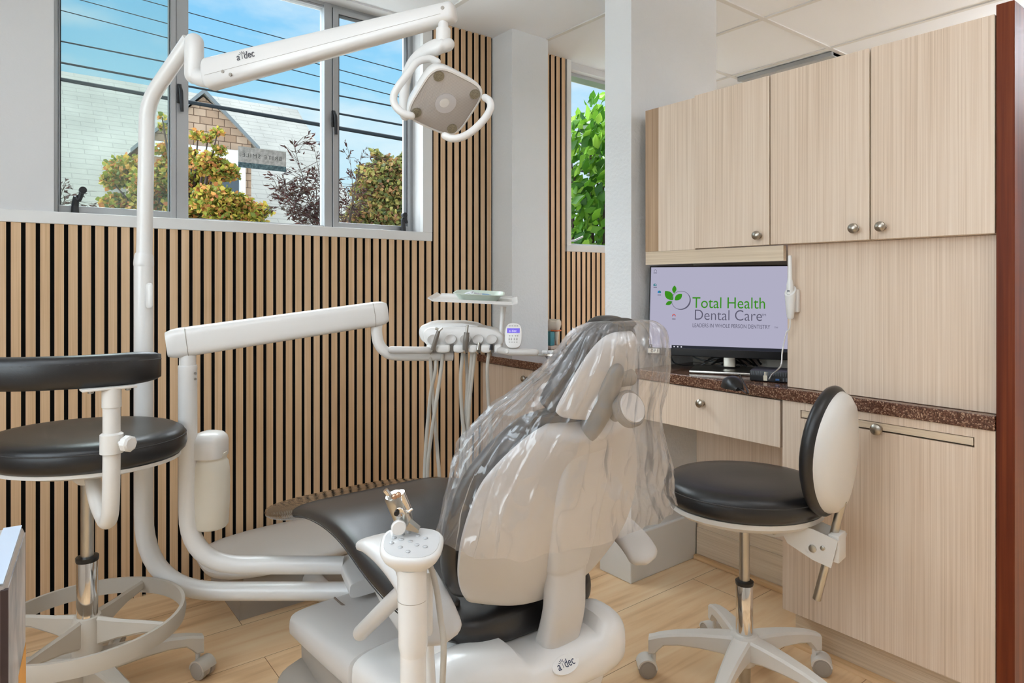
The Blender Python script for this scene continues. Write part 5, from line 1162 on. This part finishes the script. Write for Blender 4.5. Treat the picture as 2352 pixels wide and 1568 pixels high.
# ================================================================== delivery unit
du = thing('delivery_unit', (.434, 2.13, 0), 'white instrument delivery arm with hanging hoses and control pad', 'dental unit')
mb = MB(); pth = fillet([P(790, 1297, 1.985), P(432, 1297, 1.955), P(431, 842, 1.95)], .16, 10); mb.tube(pth, .0262, 24); mb.build('support_post', PLASTW, du, smooth=60)
mb = MB(); mb.cyl(P(431, 845, 1.95), P(431, 805, 1.95), .0232); mb.lathe([(-.004, .0262), (.006, .0266), (.010, .0255), (.0105, .02)], P(431, 846, 1.95)); mb.build('post_neck', PLASTW, du)
for py in (857, 870):
    mb = MB(); q = P(448.5, py, 1.938); mb.lathe([(0, .004), (.002, .0035)], q, (RT * .7 - FW * .7), 10); mb.build('screw', STEEL, du)
ga, gb = P(383, 791, 1.93), P(888, 717, 2.19)
mb, ax, u, v = arm_loft(ga, gb, .088, .080, .068, .064, UP, 3.6, .03, .03); ga_ = mb.build('flex_arm', PLASTW, du, smooth=50)
for t in (.082, .93):
    c = lerp(ga, gb, t); h, d = lerp(.088, .080, t) * .5 + .0006, lerp(.068, .064, t) * .5 + .0006
    mb = MB(); mb.tube([c + u * h * math.copysign(abs(math.sin(k)) ** (2 / 3.6), math.sin(k)) + v * d * math.copysign(abs(math.cos(k)) ** (2 / 3.6), math.cos(k)) for k in [2 * math.pi * j / 48 for j in range(49)]], .0008, 5); mb.build('seam', PLASTD, ga_)
mb = MB(); mb.tube(cr_spline([P(866, 742, 2.18), P(865, 762, 2.18), P(870, 788, 2.18), P(884, 806, 2.185), P(908, 815, 2.20), P(985, 816, 2.23), P(1040, 816, 2.25)], 8), .0182, 18); mb.build('head_tube', PLASTW, du, smooth=60)
# instrument head, facing the camera side
DH = 2.22
def Q(px, py, dd=0): return P(px, py, DH + dd)
def pris(pxs, d0, d1, bev): 
    a = [Q(x, y, d0) for x, y in pxs]; return MB().prism(a, FW * (d1 - d0), bev)
mb = pris([(961, 768), (963, 752), (972, 745), (990, 742), (1060, 742), (1090, 746), (1112, 757), (1112, 775), (985, 790), (968, 784)], .03, .22, .012); mb.build('head_cover', PLASTW, du, smooth=60)
mb = pris([(970, 766), (976, 755), (990, 751), (1060, 750), (1110, 752), (1140, 758), (1156, 770), (1159, 784), (1150, 796), (985, 796), (974, 788)], -.01, .13, .010); mb.build('head_body', PLASTW, du, smooth=60)
xs_ = [978, 1006, 1036, 1067, 1098, 1129, 1155]
TOOLM = pbr('tool_grey', (128, 122, 116), .35, .3)
gaps = [997, 1037, 1071, 1100, 1131]
ed = [979] + gaps + [1153]
for i in range(len(ed) - 1):
    a, b = ed[i] + (4 if i else 0), ed[i + 1] - (4 if i < len(ed) - 2 else 0)
    mb = pris([(a, 792), (b, 792), (b, 809), ((a + b) / 2, 811), (a, 809)], -.035, .06, .006); mb.build('holder_block', PLASTW, du, smooth=60)
for g in gaps:
    mb = MB(); mb.lathe([(0, .0165), (.004, .018), (.007, .0165), (.004, .012), (.002, .004)], Q(g - 2, 780, -.014), -FW * .9 + UP * .35, 22, sx=1.1, sy=.95); mb.build('holder_ring', PLASTG, du)  # greyer than the body: the dish's shade put into the colour
    mb = pris([(g - 3.5, 790), (g + 3.5, 790), (g + 3.5, 810), (g - 3.5, 810)], -.020, -.012, 0); mb.build('holder_slot', TOOLM, du, smooth=0)
def tool(pts, r, m, nm): 
    mb = MB(); mb.tube(cr_spline([Q(*p) for p in pts], 6), r, 12); return mb.build(nm, m, du)
tool([(994, 803, -.045), (1002, 776, -.05), (1008, 758, -.05)], [.0075, .0075, .006], TOOLM, 'syringe'); tool([(1008, 757, -.05), (1000, 754, -.05)], .004, STEEL, 'syringe_nozzle'); tool([(1008, 760, -.055), (1016, 753, -.055)], .0035, STEEL, 'syringe_nozzle')
tool([(1068, 803, -.04), (1070, 782, -.045), (1072, 763, -.045)], [.008, .0105, .009], TOOLM, 'handpiece'); tool([(1072, 763, -.045), (1074, 746, -.045)], .0042, STEEL, 'handpiece_tip')
tool([(1098, 803, -.035), (1100, 786, -.035)], [.006, .004], STEEL, 'connector'); tool([(1128, 803, -.035), (1129, 790, -.035)], [.006, .004], BLACKP, 'connector')
mb = MB(); mb.tube([Q(899, 803, -.05), Q(960, 804, -.045), Q(984, 804, -.03)], .0118, 16, round_end=True); h_ = mb.build('handle', PLASTG, du, smooth=60)
mb = MB(); mb.lathe([(0, .007), (.0015, .006)], Q(976, 804, -.0425), -FW, 18); mb.build('button', PLASTW, h_)
mb = MB(); mb.tube([Q(1148, 804, -.03), Q(1172, 808, -.05), Q(1230, 809, -.055)], .0118, 16, round_end=True); h_ = mb.build('handle', PLASTG, du, smooth=60)
mb = MB(); mb.lathe([(0, .007), (.0015, .006)], Q(1164, 806, -.0595), -FW, 18); mb.build('button', PLASTW, h_)
# hoses: each hangs down, turns and comes back up
for pts in ([(988, 808, 0), (990, 850, 0), (996, 930, .02), (1005, 1040, .03), (1009, 1110, .04), (1000, 1180, .06), (984, 1200, .07), (976, 1170, .06), (975, 1100, .04), (980, 1000, .03), (990, 900, .01), (1000, 850, 0), (1001, 812, .02)],
            [(1017, 812, 0), (1013, 850, 0), (1001, 930, -.02), (988, 1020, 0), (982, 1090, .02), (988, 1190, .05), (1010, 1210, .09), (1040, 1160, .12)],
            [(1063, 810, 0), (1058, 870, 0), (1062, 960, .01), (1072, 1030, .02), (1076, 1110, .04), (1066, 1150, .06), (1058, 1110, .06), (1060, 1030, .04), (1070, 940, .02), (1073, 880, .02), (1071, 812, .03)],
            [(1091, 810, 0), (1086, 850, 0), (1078, 930, .01), (1075, 1010, .02), (1080, 1100, .05), (1100, 1130, .08)], [(1084, 810, 0), (1080, 860, 0), (1072, 960, .02), (1066, 1060, .04), (1070, 1140, .07)],
            [(1123, 808, 0), (1119, 850, 0), (1122, 920, .02), (1128, 1000, .04), (1130, 1080, .06)]):
    mb = MB(); mb.tube(cr_spline([Q(*p) for p in pts], 7), 0.0062, 10); mb.build('hose', HOSE, du, smooth=80)
# control pad
tn = (-FW * .93 + UP * .33 - RT * .05).normalized(); tcx = Q(1179, 770, -.05); TM_ = basis(tcx, RT + UP * -.06, UP)
zz = TM_.to_3x3() @ Vector((0, 0, 1))
ty = (UP - tn * UP.dot(tn)).normalized(); TM_ = basis(tcx, ty.cross(tn), ty)
def rr2(w, h, z, ex=3.0, n=36): return [TM_ @ Vector((w * math.copysign(abs(math.cos(t)) ** (2 / ex), math.cos(t)), h * math.copysign(abs(math.sin(t)) ** (2 / ex), math.sin(t)), z)) for t in [2 * math.pi * k / n for k in range(n)]]
mb = MB(); mb.loft([rr2(.020, .034, -.030), rr2(.0265, .041, -.020), rr2(.028, .0425, -.004), rr2(.0275, .042, 0), rr2(.0245, .039, .0012)]); tpd = mb.build('control_pad', PLASTW, du, smooth=50)
mb = MB(); mb.box(-.021, .021, .008, .024, .0008, .0018, 0, 2, TM_); dsp = mb.build('display', emit_mat('display_blue', (132, 118, 235), 1.0), tpd, smooth=0)
m_ = TM_.copy(); m_.translation = TM_ @ Vector((-.014, .011, .0020)); text('a dec', 'lettering', emit_mat('display_white', (230, 228, 255), 1.0), dsp, m_, .013, .0001, sx=.9)
ICON = pbr('icon_grey', (150, 146, 142), 0.6)
for yy, xs in ((.032, (-.012, -.004, .005, .013)), (-.002, (-.012, -.003, .007, .014)), (-.010, (-.013, -.006, .004, .012)), (-.015, (-.013, -.006, .004, .012)), (-.023, (-.012, -.004, .004, .012))):
    for x in xs:
        mb = MB(); mb.box(x - .0022, x + .0022, yy - .0012, yy + .0012, .0008, .0017, 0, 2, TM_); mb.build('key_mark', ICON, tpd, smooth=0)
mb = MB(); mb.tube([Q(1150, 788, .03), Q(1152, 745, .035), Q(1156, 704, .04)], [.0075, .008, .011], 14); mb.build('tray_post', PLASTW, du)
# tray holder: a flat tray with turned-up ends
ta, tb_ = P(988, 690, 2.21), P(1186, 699, 2.21); tx = (tb_ - ta).normalized(); TRM = basis(ta, tx, FW + UP * .055); LT = (tb_ - ta).length
mb = MB(); prof = [(-.006, .010), (.012, .0), (LT - .014, 0), (LT + .004, .006), (LT + .004, .010), (LT - .016, .004), (.012, .004), (-.004, .013)]
mb.prism([TRM @ Vector((x, -.03, z)) for x, z in prof], TRM.to_3x3() @ Vector((0, .26, 0))); mb.box(.012, LT - .016, -.031, -.027, 0, .010, 0, 2, TRM); mb.box(.012, LT - .016, .227, .231, 0, .010, 0, 2, TRM); mb.build('tray_holder', PLASTW, du, smooth=0)
gt = thing('instrument_tray', TRM @ Vector((.155, .10, .0045)), 'pale green instrument tray on the white tray holder', 'tray')
def rt(w, d, z, n=40, ex=5): return [TRM @ Vector((.160 + w * math.copysign(abs(math.cos(t)) ** (2 / ex), math.cos(t)), .095 + d * math.copysign(abs(math.sin(t)) ** (2 / ex), math.sin(t)), z)) for t in [2 * math.pi * k / n for k in range(n)]]
mb = MB(); mb.loft([rt(.060, .09, .0045), rt(.066, .096, .008), rt(.084, .112, .027), rt(.088, .116, .0275), rt(.083, .110, .0285), rt(.064, .093, .010), rt(.03, .05, .0085)]); mb.build('dish', GREENT, gt, smooth=40)
def crumple(name, m, cx, cy, z, w, d, h, seed, lab, cat):
    mb = MB(); g = []; n = 9
    for i in range(n):
        for j in range(n):
            x, y = (i / (n - 1) - .5) * w, (j / (n - 1) - .5) * d
            g.append(mb.b.verts.new(TRM @ Vector((cx + x, cy + y, z + h * abs(noise.noise(Vector((x * 45, y * 45, seed)))) + h * .45 * (1 - abs(2 * i / (n - 1) - 1))))))
    for i in range(n - 1):
        for j in range(n - 1): mb.b.faces.new((g[i * n + j], g[(i + 1) * n + j], g[(i + 1) * n + j + 1], g[i * n + j + 1]))
    r = bmesh.ops.solidify(mb.b, geom=list(mb.b.faces), thickness=.0012); tag(mb.build(name, m, smooth=0), lab, cat)
crumple('paper_napkin', PAPER, .135, .075, .012, .07, .10, .024, 2, 'crumpled white napkin in the green instrument tray', 'napkin')
crumple('sterile_pouch', BLUEP, .185, .09, .012, .05, .09, .018, 5, 'pale blue paper pouch in the green instrument tray', 'pouch')

# bottle hanging on the post
wb = P(484, 1100, 1.99)
bt = thing('water_bottle', Vector((wb.x, wb.y, P(484, 1212, 1.99).z)), 'cream plastic water bottle hanging beside the delivery post', 'bottle')
def zq(py): return P(484, py, 1.99).z - bt.location.z
mb = MB(); mb.lathe([(0, .03), (.004, .044), (.012, .050), (zq(1150), .0535), (zq(1105), .0545), (zq(1075), .053), (zq(1060), .050), (zq(1055), .046), (zq(1050), .044), (zq(1045), .047), (zq(1038), .046), (zq(1034), .038), (zq(1028), .040)], bt.location, n=36); mb.build('bottle_body', BOTTLE, bt, smooth=50)
mb = MB(); c = P(482, 1015, 1.99); secs = []
for f, z in ((1, 1047), (1.02, 1042), (1.02, 1012), (.96, 1003), (.75, 994), (.4, 990), (.05, 989)): 
    zz_ = P(482, z, 1.99).z
    secs.append([Vector((c.x, c.y, zz_)) + RT * (.0455 * f * math.copysign(abs(math.cos(t)) ** .6, math.cos(t))) + FW * (.05 * f * math.copysign(abs(math.sin(t)) ** .6, math.sin(t))) for t in [2 * math.pi * k / 32 for k in range(32)]])
mb.loft(secs); mb.box(-.03, .012, -.014, .014, -.02, .02, .003, 2, Matrix.Translation(P(455, 1028, 1.975))); mb.build('bottle_cap', PLASTW, bt, smooth=50)

# ================================================================== assistant's console column
px_, D_ = 947, 1.09
ac = thing('assistant_console', P(px_, 1568, D_) * 1.0 - Vector((0, 0, P(px_, 1568, D_).z - .30)), 'white console column with a button pad in front of the chair', 'dental unit')
def CZ(py, dpx=0): return P(px_ + dpx, py, D_)
mb = MB(); mb.tube([CZ(1300, -1), CZ(1440, 2)], .0246, 26); mb.lathe([(CZ(1438).z, .0246), (CZ(1478).z, .0242), (CZ(1492).z, .0225), (CZ(1500).z, .0212)], Vector((CZ(1440, 2).x, CZ(1440, 2).y, 0))); mb.build('upper_column', PLASTW, ac, smooth=40)
mb = MB(); cc = CZ(1480, 2); mb.cyl((cc.x, cc.y, cc.z), (cc.x, cc.y, .30), .0214, n=26); mb.tube(fillet([Vector((cc.x, cc.y, .34)), Vector((cc.x, cc.y, .295)), Vector((.70, 1.12, .295))], .04), .022, 20); mb.build('lower_column', PLASTW, ac, smooth=50)
mb = MB(); q = CZ(1418, 0); mb.tube([CZ(1373, 0), CZ(1374.2, 0)], .0250, 26); mb.build('seam', PLASTD, ac)
pc_ = CZ(1246, -2); pnv = (UP * .965 - FW * .26 + RT * .05).normalized(); PM = basis(pc_, (RT - pnv * RT.dot(pnv)), FW - pnv * FW.dot(pnv))
def pad(w, d, z, off=(0, 0), n=44, ex=2.9): return [PM @ Vector((off[0] + w * math.copysign(abs(math.cos(t)) ** (2 / ex), math.cos(t)) * (1 + .12 * math.sin(t)), off[1] + d * math.copysign(abs(math.sin(t)) ** (2 / ex), math.sin(t)), z)) for t in [2 * math.pi * k / n for k in range(n)]]
mb = MB(); mb.loft([pad(.026, .026, -.058, (0, .006)), pad(.028, .027, -.048, (0, .006)), pad(.036, .032, -.036, (0, .004)), pad(.047, .039, -.022), pad(.0515, .043, -.012), pad(.0515, .0435, -.005), pad(.049, .0415, -.001), pad(.0455, .0385, 0)]); tp_ = mb.build('button_pad', PLASTW, ac, smooth=50)
mb = MB(); mb.loft([pad(.0455, .038, -.002), pad(.0455, .038, .0008), pad(.044, .037, .0012)]); mb.build('pad_label', pbr('pad_label', (214, 214, 214), .12, coat=.6), tp_, smooth=40)
for x, y in ((-.030, .010), (-.018, .020), (-.032, -.004), (-.018, .006), (-.016, -.014), (-.002, -.024), (-.002, .002), (.008, .018), (.010, -.006), (.022, .012), (.024, -.010), (-.008, .026)):
    mb = MB(); mb.ell(PM @ Vector((x, y, .0012)), .0042, .0042, .0018, 14, 8); mb.build('button', pbr('button_grey', (196, 198, 200), .15, coat=.6) if 'button_grey' not in MATS else MATS['button_grey'], tp_)
# suction valve holder rising behind the pad
v0, v1 = P(938, 1218, 1.15), P(903, 1136, 1.13); va = (v1 - v0).normalized()
hv = MB(); hv.tube([v0 + va * .0, lerp(v0, v1, .35), lerp(v0, v1, .95), v1], [.0105, .0165, .0165, .014], 20, flat=1.0); hv.build('valve_body', STEEL, ac, smooth=40)
mb = MB(); mb.tube([lerp(v0, v1, .55) + RT * .012, v1 + RT * .012 + va * .004], .0095, 16); mb.tube([v1 - RT * .006 - va * .003, v1 - RT * .010 + va * .010], .0045, 12); mb.build('valve_tube', CHROME, ac)
for q in (P(906, 1140, 1.105), P(915, 1136, 1.105)):
    mb = MB(); mb.ell(q, .0052, .0052, .0052, 14, 10); mb.build('valve_screw', pbr('copper_pin', (196, 160, 134), .3, 1.0) if 'copper_pin' not in MATS else MATS['copper_pin'], ac)
mb = MB(); q = P(918, 1176, 1.10); mb.lathe([(-.006, .0075), (.002, .0085), (.003, .0075), (.0015, .003)], q, -FW, 16); mb.build('valve_button', CHROME, ac)
mb = MB(); q = P(911, 1178, 1.098); mb.lathe([(0, .0045), (.004, .004)], q, -FW, 12); mb.build('valve_pin', BLACKP, ac)
mb = MB(); mb.tube([P(925, 1173, 1.11), P(940, 1174, 1.10), P(947, 1168, 1.10)], .0022, 8); mb.build('valve_lever', CHROME, ac)
mb = MB(); mb.prism([P(930, 1216, 1.10), P(940, 1200, 1.10), P(962, 1218, 1.10), P(960, 1224, 1.10)], FW * .02); mb.build('valve_bracket', STEEL, ac, smooth=0)
mb = MB(); mb.lathe([(0, .001), (.001, .011), (.004, .0125), (.009, .0125), (.011, .011)], P(914, 1208, 1.10), (RT * .3 - FW * .9), 20); mb.build('valve_knob', PLASTW, ac)
mb = MB(); mb.tube(cr_spline([P(980, 1285, 1.13), P(992, 1310, 1.13), P(1004, 1360, 1.12), P(1012, 1420, 1.11), P(1019, 1480, 1.10), P(1016, 1580, 1.10), P(1012, 1660, 1.12)], 8), .0052, 10); mb.build('hose', HOSE, ac, smooth=80)
mb = MB(); mb.tube([P(983, 1310, 1.14), P(983, 1450, 1.15), P(990, 1568, 1.16), P(994, 1640, 1.16)], .0088, 12); mb.build('hose', PLASTW, ac, smooth=80)

# ================================================================== floor box by the wall
fb_ = thing('utility_box', (.86, 2.52, 0), 'grey floor box with a domed white lid against the slat wall', 'box')
mb = MB(); mb.loft([[Vector((x, y, z)) for x, y in ((.645 + e, 2.36 + e), (1.10 - e, 2.36 + e), (1.10 - e, 2.745), (.645 + e, 2.745))] for z, e in ((0, 0), (.05, .004), (.135, .02))]); mb.build('box_base', PLASTD, fb_, smooth=0)
mb = MB(); mb.loft([[Vector((.875 + math.copysign(abs(math.cos(a)) ** .7, math.cos(a)) * .315 * f, 2.545 + math.copysign(abs(math.sin(a)) ** .7, math.sin(a)) * .205 * f, z)) for a in [2 * math.pi * k / 44 for k in range(44)]] for f, z in ((.9, .128), (.98, .136), (1, .148), (1, .156), (.96, .166), (.8, .180), (.5, .190), (.05, .194))]); mb.build('box_lid', PLASTW, fb_, smooth=50)
cd = MB(); secs_p = [Vector((.90, 2.37, .075)), Vector((.90, 2.2, .07)), Vector((.91, 2.0, .07)), Vector((.91, 1.86, .07))]
pp = cr_spline(secs_p, 24); cd.tube(pp, [.034 if k % 2 else .029 for k in range(len(pp))], 16); tag(cd.build('corrugated_conduit', PLASTG, smooth=80), 'ribbed grey conduit from the floor box to the chair base', 'conduit')
mb = MB(); mb.tube(cr_spline([P(768, 1372, 1.86), P(790, 1390, 1.84), P(822, 1402, 1.82), P(856, 1404, 1.80)], 8), .0028, 8); mb.build('cable', pbr('brown_cable', (120, 104, 90), .5), dc)

# ================================================================== tissue box and cart, close at the left edge
nC, fC = P(14, 1342, .50), P(57, 1205, .624)
zt_ = nC.z; fC.z = zt_; bz0 = zt_ - .20
fd = (fC - nC).normalized(); ld = Vector((fd.y * -1, fd.x, 0)); ld = ld if ld.dot(RT) < 0 else -ld
Lr = (fC - nC).length
tbx = thing('carton', nC + fd * Lr * .5 + ld * .06 - Vector((0, 0, .20)), 'blurred grey and orange carton at the lower left edge', 'box')
BMx = Matrix((fd, ld, UP)).transposed().to_4x4(); BMx.translation = Vector((nC.x, nC.y, bz0))
CARD = pbr('carton_grey', (190, 184, 180), .4, coat=.3, var=((26, 26, 16), (120, 122, 130), (214, 206, 200), 3)); ORG = pbr('carton_orange', (216, 150, 52), .5); CGR = pbr('carton_slate', (120, 128, 136), .5); CGL = pbr('carton_plain', (176, 168, 160), .45); CBL = pbr('carton_highlight', (196, 214, 236), .15, coat=.8); CED = pbr('carton_edge', (60, 44, 44), .6)
mb = MB(); mb.box(0, Lr, 0, .12, 0, .20, .005, 2, BMx); mb.build('body', CGL, tbx)
mb = MB(); mb.box(.004, Lr - .004, -.0008, 0.0, .03, .194, 0, 2, BMx); mb.build('picture_panel', CARD, tbx, smooth=0)
mb = MB(); mb.box(.004, Lr - .004, -.0008, 0.0, .004, .03, 0, 2, BMx); mb.box(Lr * .55, Lr - .004, -.0012, 0, .03, .09, 0, 2, BMx); mb.build('orange_panel', ORG, tbx, smooth=0)
mb = MB(); mb.box(-.0008, 0, .004, .116, .115, .146, 0, 2, BMx); mb.build('orange_band', ORG, tbx, smooth=0)
mb = MB(); mb.box(-.0008, 0, .004, .116, .004, .115, 0, 2, BMx); mb.build('slate_band', CGR, tbx, smooth=0)
mb = MB(); mb.box(.002, Lr - .002, .002, .016, .2, .2008, 0, 2, BMx); mb.build('highlight_strip', CBL, tbx, smooth=0)  # highlight on the top edge, painted as a pale blue strip
mb = MB(); mb.box(-.0012, .0035, -.0012, .0035, .004, .196, 0, 2, BMx); mb.build('edge_line', CED, tbx, smooth=0)
cart = thing('side_cart', Vector((nC.x, nC.y, 0)) + fd * Lr * .4 + ld * .14, 'white side cart under the carton at the lower left', 'cart')
CM = BMx.copy(); CM.translation.z = 0
mb = MB(); mb.box(-.06, Lr - .005, .004, .34, bz0 - .026, bz0 - .0008, .003, 2, CM); mb.build('top', TRIMW, cart)
for x in (-.04, Lr - .03):
    for y in (.025, .32):
        mb = MB(); mb.cyl(CM @ Vector((x, y, 0)), CM @ Vector((x, y, bz0 - .026)), .012); mb.build('leg', CHROME, cart)
